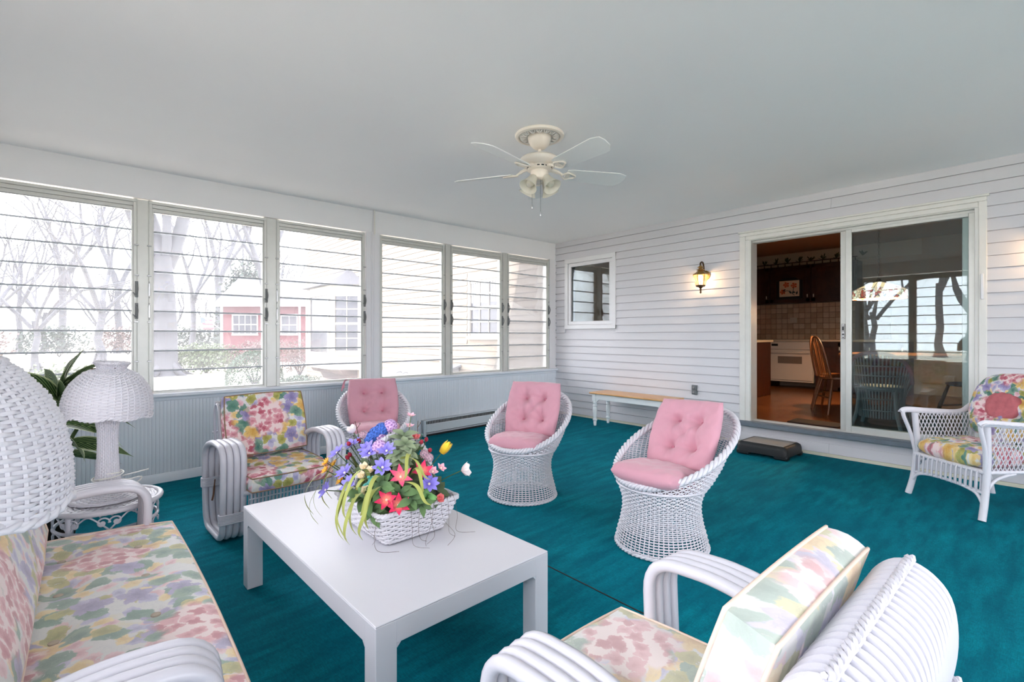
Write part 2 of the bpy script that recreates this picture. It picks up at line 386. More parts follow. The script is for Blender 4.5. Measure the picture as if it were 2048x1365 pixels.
def inst(name, me, parent=None, loc=None, rot=None):
    o = bpy.data.objects.new(name, me); C.objects.link(o)
    if parent is not None: o.parent = parent
    if loc is not None: o.location = loc
    if rot is not None: o.rotation_euler = rot
    return o
def tag(o, label=None, cat=None, group=None, kind=None):
    if label: o['label'] = label
    if cat: o['category'] = cat
    if group: o['group'] = group
    if kind: o['kind'] = kind
    return o
def thing(name, label, cat, loc=(0, 0, 0), rz=0.0, group=None):
    o = bpy.data.objects.new(name, None); C.objects.link(o); o.empty_display_size = 0.1
    o.location = loc; o.rotation_euler = (0, 0, rz); return tag(o, label, cat, group)
def struct(name, mb, mats, smooth=40):
    return tag(mb.build(name, mats, None, smooth), kind='structure')
def stuff(o): o['kind'] = 'stuff'; return o
def copy_tree(o, parent=None):
    c = o.copy(); C.objects.link(c); c.parent = parent
    for ch in list(o.children): copy_tree(ch, c)
    return c
def T(x, y, z): return Matrix.Translation((x, y, z))
def RZ(a): return Matrix.Rotation(a, 4, 'Z')
def RX(a): return Matrix.Rotation(a, 4, 'X')
def RY(a): return Matrix.Rotation(a, 4, 'Y')
def rounded(pts, rad, seg=5, closed=True):
    """polyline with its corners rounded"""
    out = []; n = len(pts)
    for i in range(n):
        p = Vector(pts[i])
        if not closed and i in (0, n - 1): out.append(tuple(p)); continue
        a = Vector(pts[i - 1]) - p; b = Vector(pts[(i + 1) % n]) - p; r = min(rad, a.length * .49, b.length * .49)
        A = p + a.normalized() * r; B = p + b.normalized() * r
        for k in range(seg + 1):
            t_ = k / seg; out.append(tuple(A * (1 - t_) ** 2 + p * 2 * t_ * (1 - t_) + B * t_ ** 2))
    return out
def catmull(pts, seg=6, closed=False):
    P = [Vector(p) for p in pts]; n = len(P); out = []
    for i in range(n if closed else n - 1):
        p0 = P[(i - 1) % n] if closed or i else P[0]; p1, p2 = P[i], P[(i + 1) % n]; p3 = P[(i + 2) % n] if closed or i + 2 < n else P[-1]
        for k in range(seg):
            t_ = k / seg; out.append(tuple(0.5 * ((2 * p1) + (p2 - p0) * t_ + (2 * p0 - 5 * p1 + 4 * p2 - p3) * t_ ** 2 + (3 * p1 - p0 - 3 * p2 + p3) * t_ ** 3)))
    if not closed: out.append(tuple(P[-1]))
    return out
# ================================================================== the porch shell
m = MB(); nx = 60
pts = []
for i in range(2):
    x = (XO - 0.3, XR + 0.2)[i]; pts.append([(x, YB - 0.2, fz(x)), (x, YL + 0.05, fz(x))])
m.add([pts[0][0], pts[1][0], pts[1][1], pts[0][1]], [(0, 1, 2, 3)])
m.add([(p[0], p[1], p[2] - 0.12) for p in (pts[0][0], pts[1][0], pts[1][1], pts[0][1])], [(3, 2, 1, 0)])
floor = struct('floor', m, 'carpet_teal')
m = MB()
for i in range(60):                                          # carpet seam, slightly open and frayed
    y = YB + i * (YL - YB) / 60; j = random.Random(i).uniform(-.0015, .0015)
    m.box(1.908 + j, 1.913 + j + .002, y, y + (YL - YB) / 60, fz(1.91) - .004, fz(1.91) + .0025)
m.build('carpet_seam', 'rubber_black', floor, 0)
struct('ceiling', MB().box(XO - 0.35, XR + 0.3, YB - 0.3, YL + 0.35, ZC, ZC + 0.25), 'ceiling_white')

# --- window wall
m = MB()
m.box(XO - 0.15, XR, YL, YL + 0.13, -0.6, 0.69); m.box(XO - 0.15, XR, YL, YL + 0.13, 2.385, ZC + .01)
wall_l = struct('wall_left', m, 'wall_white')
m = MB(); w = 0.027; x = XO                                  # beadboard: narrow tongues with a bead and groove
while x < XR - 0.002:
    x1 = min(x + w, XR); z0 = fz(x) - 0.005
    prof = [(x, 0), (x + .003, -.006), (x + .007, -.006), (x + .0085, -.0035), (x + .010, -.006), (x1, -.006), (x1, 0)]
    n = len(prof); vs_ = [(px_, YL + py_, z0) for px_, py_ in prof] + [(px_, YL + py_, 0.645) for px_, py_ in prof]
    m.add(vs_, [(i, i + 1, n + i + 1, n + i) for i in range(n - 1)]); x += w
stuff(m.build('beadboard', 'wainscot', wall_l, 30))
def base_run(name, x0, x1):
    m = MB(); prof = [(0, 0), (-.016, 0), (-.016, .055), (-.010, .068), (-.006, .078), (0, .08)]
    vs_ = [(x_, YL - .006 + a, fz(x_) + b) for x_ in (x0, x1) for a, b in prof]; n = len(prof)
    m.add(vs_, [(i, n + i, n + i + 1, i + 1) for i in range(n - 1)] + [tuple(range(n - 1, -1, -1)), tuple(range(n, 2 * n))]); struct(name, m, 'wainscot')
base_run('baseboard_left', XO, 3.10)
m = MB(); prof = [(-.004, .625), (-.012, .632), (-.014, .652), (-.022, .660), (-.052, .664), (-.056, .670), (-.056, .688), (-.050, .694), (.06, .697), (.06, .625)]
n = len(prof); m.add([(x_, YL + a, b) for x_ in (XO, XR - .002) for a, b in prof], [(i, (i + 1) % n, n + (i + 1) % n, n + i) for i in range(n)] + [tuple(range(n - 1, -1, -1)), tuple(range(n, 2 * n))])
struct('trim_1', m, 'wainscot', 25)
# posts between the windows
m = MB()
m.box(.347, .427, YL - .004, YL + .06, .695, 2.372, .003); m.box(1.372, 1.462, YL - .004, YL + .06, .695, 2.376, .003)
struct('trim_2', m, 'aluminium')
m = MB(); m.box(2.415, 2.582, YL - .008, YL + .13, .695, 2.39, .004); m.box(2.47, 2.555, YL - .022, YL, .695, 2.39, .004); m.box(2.488, 2.508, YL - .034, YL - .02, .695, ZC, .005)
struct('trim_3', m, 'trim_white')
m = MB(); m.box(3.491, 3.568, YL - .004, YL + .06, .695, 2.378, .003); m.box(4.461, 4.545, YL - .004, YL + .06, .695, 2.378, .003)
struct('trim_4', m, 'aluminium')
m = MB(); m.box(5.40, XR, YL - .01, YL + .13, .695, 2.39, .004)
struct('trim_5', m, 'trim_white')
m = MB(); m.box(XO, XO + .08, YL - .01, YL + .13, .695, 2.39, .004)
struct('trim_6', m, 'trim_white')

def latch_mesh():
    m = MB(); m.box(-.011, .011, -.008, 0, -.068, .068, .002); m.box(-.009, .009, -.012, 0, .05, .066, .002); m.box(-.009, .009, -.012, 0, -.066, -.05, .002)
    m.tube(catmull([(0, -.008, .05), (.004, -.022, .03), (.006, -.028, -.005), (0, -.022, -.04), (-.014, -.028, -.052)], 5), [.006] * 20 + [.008], 8)
    m.tube([(-.026, -.03, -.03), (-.012, -.03, -.05), (-.004, -.024, -.056)], .005, 6)
    return m.mesh('latch', 'aluminium_dark')
def slot_mesh():
    m = MB(); m.box(-.007, .007, -.004, 0, -.055, .055, .003); m.lathe([(.006, 0), (.005, .004), (0, .005)], 8, T(0, 0, .066) @ RX(PI / 2)); m.lathe([(.006, 0), (.005, .004), (0, .005)], 8, T(0, 0, -.066) @ RX(PI / 2))
    return m.mesh('slot', 'steel')
LATCH, SLOT = latch_mesh(), slot_mesh()
CLIP = MB().box(-.016, .016, -.006, 0, -.006, .006, .002).mesh('clip', 'steel')
def jalousie(name, loc, rz, g, z0=.72, z1=2.285, npan=9, right='latch', left='slot', lean=11):
    """aluminium louver window; g = glass width; local x along the wall, local y towards outdoors"""
    fr = .027
    m = MB()
    for xa, xb in ((-fr, 0), (g, g + fr)):
        m.box(xa, xb, -.002, .075, z0 - .03, z1 + .09, .002); m.box((xa if xa < 0 else xb) - (.006 if xa > 0 else -.0), (xa if xa < 0 else xb) + (.006 if xa < 0 else 0), -.008, .0, z0 - .03, z1 + .09, .002)
    m.box(-fr, g + fr, -.006, .02, z1 + .062, z1 + .086, .002); m.box(0, g, .006, .05, z1 + .03, z1 + .062, .002); m.box(0, g, .018, .07, z1, z1 + .03, .002)
    m.box(0, g, -.004, .07, z0 - .028, z0 - .008, .002); m.box(0, g, .01, .07, z0 - .008, z0, .002)
    o = tag(m.build(name, 'aluminium', None, 30, loc, (0, 0, rz)), kind='structure')
    ph = (z1 - z0) / npan; pm = MB(); t = .005; h2 = ph / 2 + .009
    p = [(x, y, z) for z in (-h2, h2) for y in (-t, t) for x in (.003, g - .003)]
    pm.add(p, [(0, 1, 5, 4), (2, 6, 7, 3)]); pm.add(p, [(0, 2, 3, 1), (4, 5, 7, 6), (0, 4, 6, 2), (1, 3, 7, 5)], mi=1)
    pm.box(.003, g - .003, -t - .003, -t, h2 - .013, h2, 0, None, 1)
    pme = pm.mesh('louver_pane', ['louver_glass', 'glass_edge'], 0)
    for k in range(npan):
        inst('louver_pane', pme, o, (0, .045, z0 + ph * (k + .5)), (math.radians(lean), 0, 0))
    sm = MB(); sm.box(0, .012, .012, .06, z0, z1, .001); sm.box(g - .012, g, .012, .06, z0, z1, .001); sm.build('louver_track', 'aluminium', o, 30)
    for side, x in ((left, -fr + .006), (right, g + fr - .006)):
        if side:
            for z in (1.60, 1.413): inst(side, LATCH if side == 'latch' else SLOT, o, (x, -.006, z))
            for z in (1.98, 1.72, 1.32, .98): inst('clip', CLIP, o, (x, -.006, z))
    return o
GL = [(-.56, .322), (.452, 1.347), (1.488, 2.372), (2.609, 3.452), (3.600, 4.424), (4.575, 5.360)]
for i, (a, b) in enumerate(GL):
    jalousie('window_%d' % (i + 1), (a, YL, 0), 0, b - a, left='slot' if i in (1, 2) else ('latch' if i in (4, 5) else None), right='latch')

# --- siding wall
DOOR = (.402, 2.395, .2, 2.352); SW = (4.093, 5.042, 1.302, 2.366)
m = MB(); X0, X1 = XR + .004, XR + .13
m.box(X0, X1, YB - .2, DOOR[0] + .06, -.6, ZC + .2); m.box(X0, X1, DOOR[0] + .06, DOOR[1] - .11, -.6, DOOR[2] + .01); m.box(X0, X1, DOOR[0] + .06, DOOR[1] - .11, 2.255, ZC + .2)
m.box(X0, X1, DOOR[1] - .11, SW[0] + .07, -.6, ZC + .2); m.box(X0, X1, SW[0] + .07, SW[1] - .07, -.6, SW[2] + .08); m.box(X0, X1, SW[0] + .07, SW[1] - .07, SW[3] - .08, ZC + .2); m.box(X0, X1, SW[1] - .07, YL + .13, -.6, ZC + .2)
wall_r = struct('wall_right', m, 'siding_white')
def clapboard(y0, y1, z0, e, xw=XR, face=-1, name='clapboard', mat='siding_white', parent=None, zt=None, gap=.007):
    z1 = min(z0 + e - gap, zt or 99); a, b = .021, .009
    p = [(xw + face * a, y0, z0), (xw + face * a, y1, z0), (xw + face * b, y1, z1), (xw + face * b, y0, z1), (xw - face * .0035, y0, z0), (xw - face * .0035, y1, z0), (xw - face * .0035, y1, z1), (xw - face * .0035, y0, z1)]
    return MB().add(p, [(0, 1, 2, 3)[::-1], (4, 5, 6, 7), (0, 4, 5, 1)[::-1], (3, 2, 6, 7)[::-1], (0, 3, 7, 4)[::-1], (1, 5, 6, 2)[::-1]]).build(name, mat, parent, 0)
E4 = .1013; rnd = random.Random(5)
for k in range(26):
    z0 = .033 + k * E4; segs = [(YB, YL - .002)]
    for (a, b, c, d) in (DOOR, SW):
        if z0 + E4 > c + .02 and z0 < d - .02:
            segs = [s_ for (p, q) in segs for s_ in ((p, min(q, a)), (max(p, b), q)) if s_[1] - s_[0] > .02]
    for p, q in segs:
        js = sorted(p + (q - p) * rnd.uniform(.3, .7) for _ in range(1 if q - p > 3.2 else 0)); cuts = [p] + js + [q]
        for c0, c1 in zip(cuts[:-1], cuts[1:]): clapboard(c0 + (.001 if c0 != p else 0), c1 - (.001 if c1 != q else 0), z0, E4, parent=wall_r, zt=ZC)
m = MB(); m.box(XR - .02, XR + .01, YB, YL, -.01, .030, .004); struct('baseboard_right', m, 'base_strip')
# fixed window in the siding wall
m = MB(); a, b, c, d = SW
m.box(XR - .028, XR + .05, a, b, d - .068, d, .003); m.box(XR - .028, XR + .05, a, b, c, c + .062, .003); m.box(XR - .026, XR + .05, a, a + .062, c, d, .003); m.box(XR - .026, XR + .05, b - .062, b, c, d, .003)
o = tag(m.build('window_7', 'trim_white', None, 30), kind='structure')
a2, b2, c2, d2 = a + .066, b - .066, c + .066, d - .074
m = MB(); s_ = .05
m.box(XR - .012, XR + .04, a2, b2, d2 - s_, d2, .003); m.box(XR - .012, XR + .04, a2, b2, c2, c2 + s_, .003); m.box(XR - .012, XR + .04, a2, a2 + s_, c2 + s_, d2 - s_, .003); m.box(XR - .012, XR + .04, b2 - s_, b2, c2 + s_, d2 - s_, .003)
m.build('sash', 'trim_white', o, 30)
MB().box(XR + .012, XR + .018, a2 + s_, b2 - s_, c2 + s_, d2 - s_).build('pane', 'door_glass', o, 0)

# --- sliding door
a, b, c, d = DOOR
m = MB()
m.box(XR - .03, XR + .01, b - .062, b, .21, d - .0455, .004); m.box(XR - .022, XR + .01, b - .112, b - .06, .21, d - .0885, .004)
m.box(XR - .03, XR + .01, a, a + .05, .21, d - .0455, .004); m.box(XR - .022, XR + .01, a + .048, a + .075, .21, d - .0885, .004)
m.box(XR - .0305, XR + .0105, a, b, d - .045, d - .0085, .004); m.box(XR - .0225, XR + .0095, a + .0505, b - .0625, d - .088, d - .0455, .004); m.box(XR - .04, XR + .01, a - .015, b + .015, d - .008, d + .010, .003)
door = tag(m.build('door_1', 'worn_white', None, 30), kind='structure')
yo0, yo1, zo0, zo1 = a + .068, b - .118, .262, d - .098                # clear opening
m = MB()
for q in (yo0 - .022, yo1): m.box(XR - .01, XR + .15, q, q + .022, .245, zo1 + .02, .002)
m.box(XR - .01, XR + .15, yo0, yo1, zo1, zo1 + .02, .002)
for xx in (XR + .03, XR + .07, XR + .11): m.box(xx, xx + .006, yo0, yo1, .245, .268, .001); m.box(xx, xx + .006, yo0, yo1, zo1 - .022, zo1, .001)
m.build('door_track', 'aluminium', door, 30)
m = MB(); m.box(XR - .075, XR + .16, a - .01, b + .012, .205, .247, .004); m.box(XR - .055, XR + .16, a, b, .245, .258, .004); m.build('threshold', 'sill_grey', door, 30)
def panel(y0, y1, xx, name):
    s_ = .048; m = MB(); z0, z1 = .262, zo1 - .004
    m.box(xx, xx + .03, y0, y0 + s_, z0, z1, .003); m.box(xx, xx + .03, y1 - s_, y1, z0, z1, .003); m.box(xx, xx + .03, y0 + s_, y1 - s_, z1 - .045, z1, .003); m.box(xx, xx + .03, y0 + s_, y1 - s_, z0, z0 + .06, .003)
    o = m.build(name, 'aluminium', door, 30)
    MB().box(xx + .012, xx + .018, y0 + s_ - .004, y1 - s_ + .004, z0 + .05, z1 - .04).build('glass', 'door_glass', o, 0); return o
panel(yo0, 1.398, XR + .036, 'fixed_panel'); sl = panel(yo0 + .045, 1.452, XR + .076, 'sliding_panel')
m = MB(); m.box(XR + .066, XR + .077, 1.41, 1.442, 1.17, 1.32, .004); m.box(XR + .060, XR + .068, 1.418, 1.434, 1.24, 1.305, .003); m.build('handle', 'steel', sl, 30)
m = MB(); m.box(XR + .058, XR + .067, 1.42, 1.432, 1.255, 1.292, .002); m.lathe([(.009, 0), (.009, .004), (0, .005)], 10, T(XR + .067, 1.426, 1.215) @ RY(-PI / 2)); m.lathe([(.006, 0), (.006, .004), (0, .005)], 10, T(XR + .067, 1.426, 1.186) @ RY(-PI / 2)); m.build('lock_slot', 'black_plastic', sl, 30)
tag(MB().box(XR - .05, XR - .03, a + .018, a + .036, 1.50, 1.71, .003).build('door_sensor', 'trim_white'), 'slim white sensor strip fixed to the sliding door casing', 'sensor')

# --- the wall behind the sofa (jalousie windows) and the wall behind the camera
m = MB(); m.box(XO - .13, XO, YB - .2, YL + .13, -.6, .69); m.box(XO - .13, XO, YB - .2, YL + .13, 2.385, ZC + .01); m.box(XO - .13, XO, 2.75, YL + .13, .69, 2.385); m.box(XO - .13, XO, YB - .2, -2.25, .69, 2.385)
struct('wall_back', m, 'wall_white')
BW = [-2.21 + i * .83 for i in range(6)]
for i, y in enumerate(BW): jalousie('window_%d' % (20 + i), (XO, y, 0), PI / 2, .73, right='latch', left=None)
m = MB()
for y in BW: m.box(XO - .06, XO + .004, y + .757, y + .803, .695, 2.376, .002)
m.box(XO - .13, XO, BW[0] - .05, BW[0] - .027, .695, 2.39)
struct('trim_7', m, 'aluminium')
struct('trim_8', MB().box(XO - .06, XO + .05, YB, YL - .06, .66, .695, .006), 'wainscot')
m = MB(); m.box(XO - .15, XR, YB - .13, YB, -.6, .69); m.box(XO - .15, XR, YB - .13, YB, 2.385, ZC + .1); m.box(4.95, XR, YB - .13, YB, .69, 2.385); m.box(XO - .15, -.46, YB - .13, YB, .69, 2.385)
struct('wall_front', m, 'wall_white')
for i in range(6): jalousie('window_%d' % (13 + i), (.345 + i * .9, YB, 0), PI, .77, right='latch', left=None)
m = MB()
for i in range(6): m.box(.372 + i * .9, .448 + i * .9, YB - .06, YB + .004, .695, 2.376, .002)
struct('trim_9', m, 'aluminium'); struct('trim_10', MB().box(XO + .06, XR - .03, YB - .06, YB + .05, .66, .695, .006), 'wainscot')

# cable stapled in the corner
t = thing('staple_line', 'row of dark staples running up the corner beside the last louver window', 'staple', (XR - .002, YL - .016, 0))
st = MB().box(-.005, .0, -.006, .006, -.008, .008, .002).mesh('staple', 'aluminium_dark')
for k in range(15): inst('staple', st, t, (-.012, 0, .73 + k * .112))
m = MB(); m.tube(catmull([(2.498, YL - .04, ZC), (2.497, YL - .042, 2.5), (2.50, YL - .04, 2.36)], 6), .009, 8)
tag(m.build('cable', 'cord_white'), 'white cable dropping from the ceiling onto the post between window groups', 'cable')

# baseboard heater
hx0, hx1 = 3.135, 5.3; t = thing('baseboard_heater', 'long low baseboard heater under the windows', 'heater', ((hx0 + hx1) / 2, YL - .04, fz(4.2)))
L2 = (hx1 - hx0) / 2
m = MB(); M = RY(-.0177); m.box(-L2, L2, .0, .034, .0, .20, .003, M); m.box(-L2, L2, -.03, .034, .188, .2, .003, M); m.box(-L2, -L2 + .03, -.035, .034, 0, .2, .003, M); m.box(L2 - .03, L2, -.035, .034, 0, .2, .003, M); m.build('case', 'heater_white', t, 30)
m = MB(); m.box(-L2 + .03, L2 - .03, -.036, -.028, .05, .145, .003, M); m.box(-L2 + .03, L2 - .03, -.03, -.02, .14, .150, .003, M); m.build('front_cover', 'heater_white', t, 30)
m = MB()
for k in range(90): x = -L2 + .05 + k * (2 * L2 - .1) / 89; m.box(x, x + .003, -.02, 0, .04, .183, 0, M)
m.box(-L2 + .04, L2 - .04, -.012, -.006, .1, .112, 0, M); stuff(m.build('fins', 'heater_fin', t, 0))
MB().box(-L2 + .03, L2 - .03, -.02, .0, .0, .02, 0, M).build('toe_gap_shade', 'rubber_black', t, 0)  # black strip put in for the shade of the gap at the floor
# ================================================================== furniture
# --- woven surfaces
def prof_surface(pts, cx=None):
    """surface of revolution from (r, z) points; v in 0..1 along the profile; cx = sideways drift (x) per point"""
    A = np.array(pts, float); d = np.r_[0, np.cumsum(np.hypot(*np.diff(A[:, :2], axis=0).T))]; L = d[-1]; d = d / L; cxs = np.array(cx) if cx is not None else np.zeros(len(A))
    def S(th, v):
        th = np.asarray(th, float); v = np.broadcast_to(np.asarray(v, float), th.shape)
        r, z, c = np.interp(v, d, A[:, 0]), np.interp(v, d, A[:, 1]), np.interp(v, d, cxs)
        e = .01; dr = np.interp(np.minimum(v + e, 1), d, A[:, 0]) - np.interp(np.maximum(v - e, 0), d, A[:, 0]); dz = np.interp(np.minimum(v + e, 1), d, A[:, 1]) - np.interp(np.maximum(v - e, 0), d, A[:, 1])
        l = np.maximum(np.hypot(dr, dz), 1e-9); nr, nz = dz / l, -dr / l
        return np.stack([c + r * np.cos(th), r * np.sin(th), z], -1), np.stack([nr * np.cos(th), nr * np.sin(th), nz], -1)
    return S, L
def weave_row(m, S, v, nst, par, amp, ra, rb, n=4, spm=3, th0=0.0, th1=2 * PI):
    full = th1 - th0 > 2 * PI - 1e-6; k = max(4, int(nst * spm * (th1 - th0) / (2 * PI)))
    th = th0 + (th1 - th0) * (np.arange(k) / k if full else np.linspace(0, 1, k)); P, N = S(th, v)
    P = P + N * (amp * np.cos(th * nst / 2 + PI * par))[:, None]; m.strands(P, N, ra, rb, n, full)
def braid(m, path, r, rs, turns, k=2, n=6, closed=True):
    """k strands twisted round a path"""
    P = np.array(path); N = len(P); Tn = (np.roll(P, -1, 0) - np.roll(P, 1, 0)) if closed else np.gradient(P, axis=0); Tn /= np.linalg.norm(Tn, axis=1, keepdims=True)
    up = np.array((0, 0, 1.0)); U = np.cross(Tn, up); U /= np.maximum(np.linalg.norm(U, axis=1, keepdims=True), 1e-6); V = np.cross(U, Tn)
    for j in range(k):
        a = 2 * PI * (np.arange(N) / N * turns + j / k); m.tube((P + (U * np.cos(a)[:, None] + V * np.sin(a)[:, None]) * r).tolist(), rs, n, closed)

# --- cushions
def squircle(a, b, k): return a * math.sqrt(1 - k * b * b / 2), b * math.sqrt(1 - k * a * a / 2)
def pillow(w, h, t, buttons=(), k=.25, n=40, p=4.0, dep=.034, sig=.055, seed=1, crease=True, bend=0.0):
    """soft knife-edge cushion lying in XY, buttons sunk in its upper side; bend curls its sides up"""
    r = random.Random(seed); ph = [r.uniform(0, 6) for _ in range(6)]; m = MB(); vs_ = []; uv = []; idx = {}
    def put(i, j, s):
        a, b = -1 + 2 * i / n, -1 + 2 * j / n; edge = i in (0, n) or j in (0, n); key = (i, j, 0 if edge else s)
        if key in idx: return idx[key]
        x, y = squircle(a, b, k); X, Y = x * w / 2, y * h / 2
        T_ = t / 2 * max(0, (1 - abs(a) ** p) * (1 - abs(b) ** p)) ** .42
        if s > 0:
            for bx, by in buttons:
                d2 = (X - bx) ** 2 + (Y - by) ** 2; T_ -= dep * math.exp(-d2 / sig ** 2) + dep * .35 * math.exp(-d2 / (sig * .45) ** 2)
            if crease:
                for q in range(len(buttons)):
                    for q2 in range(q + 1, len(buttons)):
                        (ax, ay), (bx, by) = buttons[q], buttons[q2]; L = math.hypot(bx - ax, by - ay)
                        if L > .26: continue
                        tt = max(0, min(1, ((X - ax) * (bx - ax) + (Y - ay) * (by - ay)) / L ** 2)); dd = math.hypot(X - ax - tt * (bx - ax), Y - ay - tt * (by - ay))
                        T_ -= dep * .42 * math.exp(-(dd / .016) ** 2)
        if s > 0 and crease:
            for bx, by in buttons:                            # puckers running out from each button
                dx, dy = X - bx, Y - by; L = math.hypot(dx, dy)
                if L < .13: T_ += .0042 * math.sin(9 * math.atan2(dy, dx) + ph[4]) * min(1, L / .03) * (1 - L / .13)
        T_ += .005 * (1 if s > 0 else .4) * math.sin(11 * a + ph[0] + 2 * math.sin(5 * b + ph[1])) * math.sin(9 * b + ph[2]) * (1 - a * a * .3)
        z = max(T_, -t * .12) * s if not edge else .003 * math.sin(9 * (a + b) + ph[3])
        idx[key] = len(vs_); vs_.append((X, Y, z + bend * (a * a))); uv.append((X, Y)); return idx[key]
    fs = []
    for s in (1, -1):
        for i in range(n):
            for j in range(n):
                f = (put(i, j, s), put(i + 1, j, s), put(i + 1, j + 1, s), put(i, j + 1, s)); fs.append(f if s > 0 else f[::-1])
    m.add(vs_, fs, uv); m.top = lambda X, Y: max((v[2] for v in vs_ if abs(v[0] - X) < w / n and abs(v[1] - Y) < h / n), default=t / 2); return m
def button_mesh(r, mat): return MB().lathe([(r * .5, -.004), (r, 0), (r * .9, .004), (r * .5, .0065), (0, .007)], 12).mesh('button', mat)
def box_cushion(w, d, t, buttons=(), n=34, k=.17, dome=.02, dep=.024, sig=.065, uvo=(0, 0), band=.011):
    """boxed cushion: domed top and bottom, upright band; returns (mesh builder, outline points, button heights)"""
    m = MB(); hs = []
    def top(a, b, s):
        x, y = squircle(a, b, k); X, Y = x * w / 2, y * d / 2; z = t / 2 + dome * ((1 - a ** 4) * (1 - b ** 4)) ** .5
        if s > 0:
            for bx, by in buttons: d2 = (X - bx) ** 2 + (Y - by) ** 2; z -= dep * math.exp(-d2 / sig ** 2) + .006 * math.exp(-d2 / (.02) ** 2)
            z += .003 * math.sin(7 * a + 3 * b) * math.sin(6 * b - a)
        return (X, Y, z * s)
    for s in (1, -1):
        P = [[top(-1 + 2 * i / n, -1 + 2 * j / n, s) for j in range(n + 1)] for i in range(n + 1)]
        if s < 0: P = P[::-1]
        vs_ = [q for row in P for q in row]; N = n + 1
        m.add(vs_, [(i * N + j, (i + 1) * N + j, (i + 1) * N + j + 1, i * N + j + 1) for i in range(n) for j in range(n)], [(q[0] + uvo[0], q[1] + uvo[1]) for q in vs_])
    ring = [(-1 + 2 * i / n, -1) for i in range(n)] + [(1, -1 + 2 * i / n) for i in range(n)] + [(1 - 2 * i / n, 1) for i in range(n)] + [(-1, 1 - 2 * i / n) for i in range(n)]
    out = [top(a, b, 1) for a, b in ring]; rows = []; uvs = []; s0 = 0
    for q in range(5):
        f = q / 4; z = -t / 2 + t * f; bl = band * math.sin(PI * f); row = []
        for x, y, _ in out: l = math.hypot(x, y); row.append((x * (1 + bl / l), y * (1 + bl / l), z)); uvs.append((x + uvo[0] + (x / l) * (t / 2 - z), y + uvo[1] + (y / l) * (t / 2 - z)))
        rows.append(row)
    R = len(out); m.add([q for row in rows for q in row], [(i * R + j, i * R + (j + 1) % R, (i + 1) * R + (j + 1) % R, (i + 1) * R + j) for i in range(4) for j in range(R)], uvs)
    hs = [t / 2 + dome - dep - .004 for _ in buttons]; return m, out, hs
def floral_cushion(name, label, w, d, t, buttons, mat, pipe, loc, M, group=None, uvo=(0, 0), ties=True, dome=.02):
    m, out, hs = box_cushion(w, d, t, buttons, uvo=uvo, dome=dome)
    o = m.build(name, mat, None, 60); o.matrix_world = T(*loc) @ M; tag(o, label, 'cushion', group)
    for s in (1, -1):
        pm = MB(); pm.tube([(x * 1.006, y * 1.006, s * t / 2) for x, y, _ in out], .0042, 6, True); pm.build('piping', pipe, o, 60)
    bm = button_mesh(.015, 'cloth_button')
    for (bx, by), h in zip(buttons, hs): inst('button', bm, o, (bx, by, h))
    return o

# --- white rattan chair with looped arms (also the sofa); local +x is its front
def rattan_seat(name, label, cat, W, loc, rz, nrod, tie=False):
    t = thing(name, label, cat, loc, rz)
    loop = rounded([(.165, 0, .0185), (.185, 0, .30), (.195, 0, .585), (-.05, 0, .60), (-.262, 0, .535), (-.255, 0, .25), (-.225, 0, .0185)], .10, 7)
    hm = MB().tube(loop, .0185, 10, True).mesh('arm_hoop', 'rattan_white')
    for s in (-1, 1):
        for k in range(4):
            inst('arm_hoop', hm, t, (-.004 * k, s * (W / 2 + .022 + .0365 * k), 0))
        yc = s * (W / 2 + .022 + .055)
        for (x, z) in ((.176, .16), (-.25, .30)):
            m = MB()
            for q in range(7): m.tube(rounded([(x - .024, yc - .079, 0), (x + .024, yc - .079, 0), (x + .024, yc + .079, 0), (x - .024, yc + .079, 0)], .02, 4), .0052, 6, True)
            m.v = [(a, b, c + z + .009 * (i // (20 * 6) - 3)) for i, (a, b, c) in enumerate(m.v)]; m.build('cane_binding', 'rattan_white', t, 60)
    y2 = W / 2 + .03
    for x, z, r in ((.20, .30, .016), (.19, .185, .014), (-.24, .30, .016), (-.02, .29, .014)):
        MB().tube([(x, -y2, z), (x, y2, z)], r, 10).build('seat_rail', 'rattan_white', t, 60)
    m = MB(); nr = int(W / .021)
    for k in range(nr):
        y = -W / 2 + .012 + k * (W - .024) / (nr - 1); m.tube(rounded([(.222, y, .315), (.214, y, .17), (.168, y, .168), (.178, y, .318)], .014, 3), .0048, 6, True)
    stuff(m.build('apron_rods', 'rattan_white', t, 60))
    for z in (.225, .262): MB().tube([(.226, -W / 2, z), (.226, W / 2, z)], .004, 6).build('apron_cane', 'rattan_white', t, 60)
    for k in range(3): MB().box(-.24, .20, -W / 2 + .06 + k * (W - .16) / 2, -W / 2 + .10 + k * (W - .16) / 2, .305, .318, .003).build('seat_slat', 'rattan_white', t, 30)
    for s in (-1, 1): MB().tube(catmull([(-.25, s * (W / 2 - .012), .20), (-.33, s * (W / 2 - .012), .48), (-.395, s * (W / 2 - .012), .72)], 6), .0165, 10).build('back_post', 'rattan_white', t, 60)
    path = catmull([(x, 0, z) for x, z in ((-.262, .30), (-.315, .50), (-.372, .705), (-.392, .76), (-.432, .792), (-.478, .778), (-.508, .73), (-.512, .63), (-.485, .50), (-.44, .34))], 5)
    rm = MB().tube(path, .0092, 7).mesh('back_rod', 'rattan_white')
    for k in range(nrod): inst('back_rod', rm, t, (0, -W / 2 - .02 + k * (W + .04) / (nrod - 1), 0))
    N = nrod * 3
    for (x, z) in ((-.445, .802), (-.518, .58), (-.45, .345)):
        m = MB(); braid(m, [(x, -W / 2 - .03 + i * (W + .06) / (N - 1), z) for i in range(N)], .0065, .0050, nrod * .5, 3, 5, False); m.build('back_braid', 'rattan_white', t, 60)
    return t
def seat_frame(loc, rz): return T(*loc) @ RZ(rz)
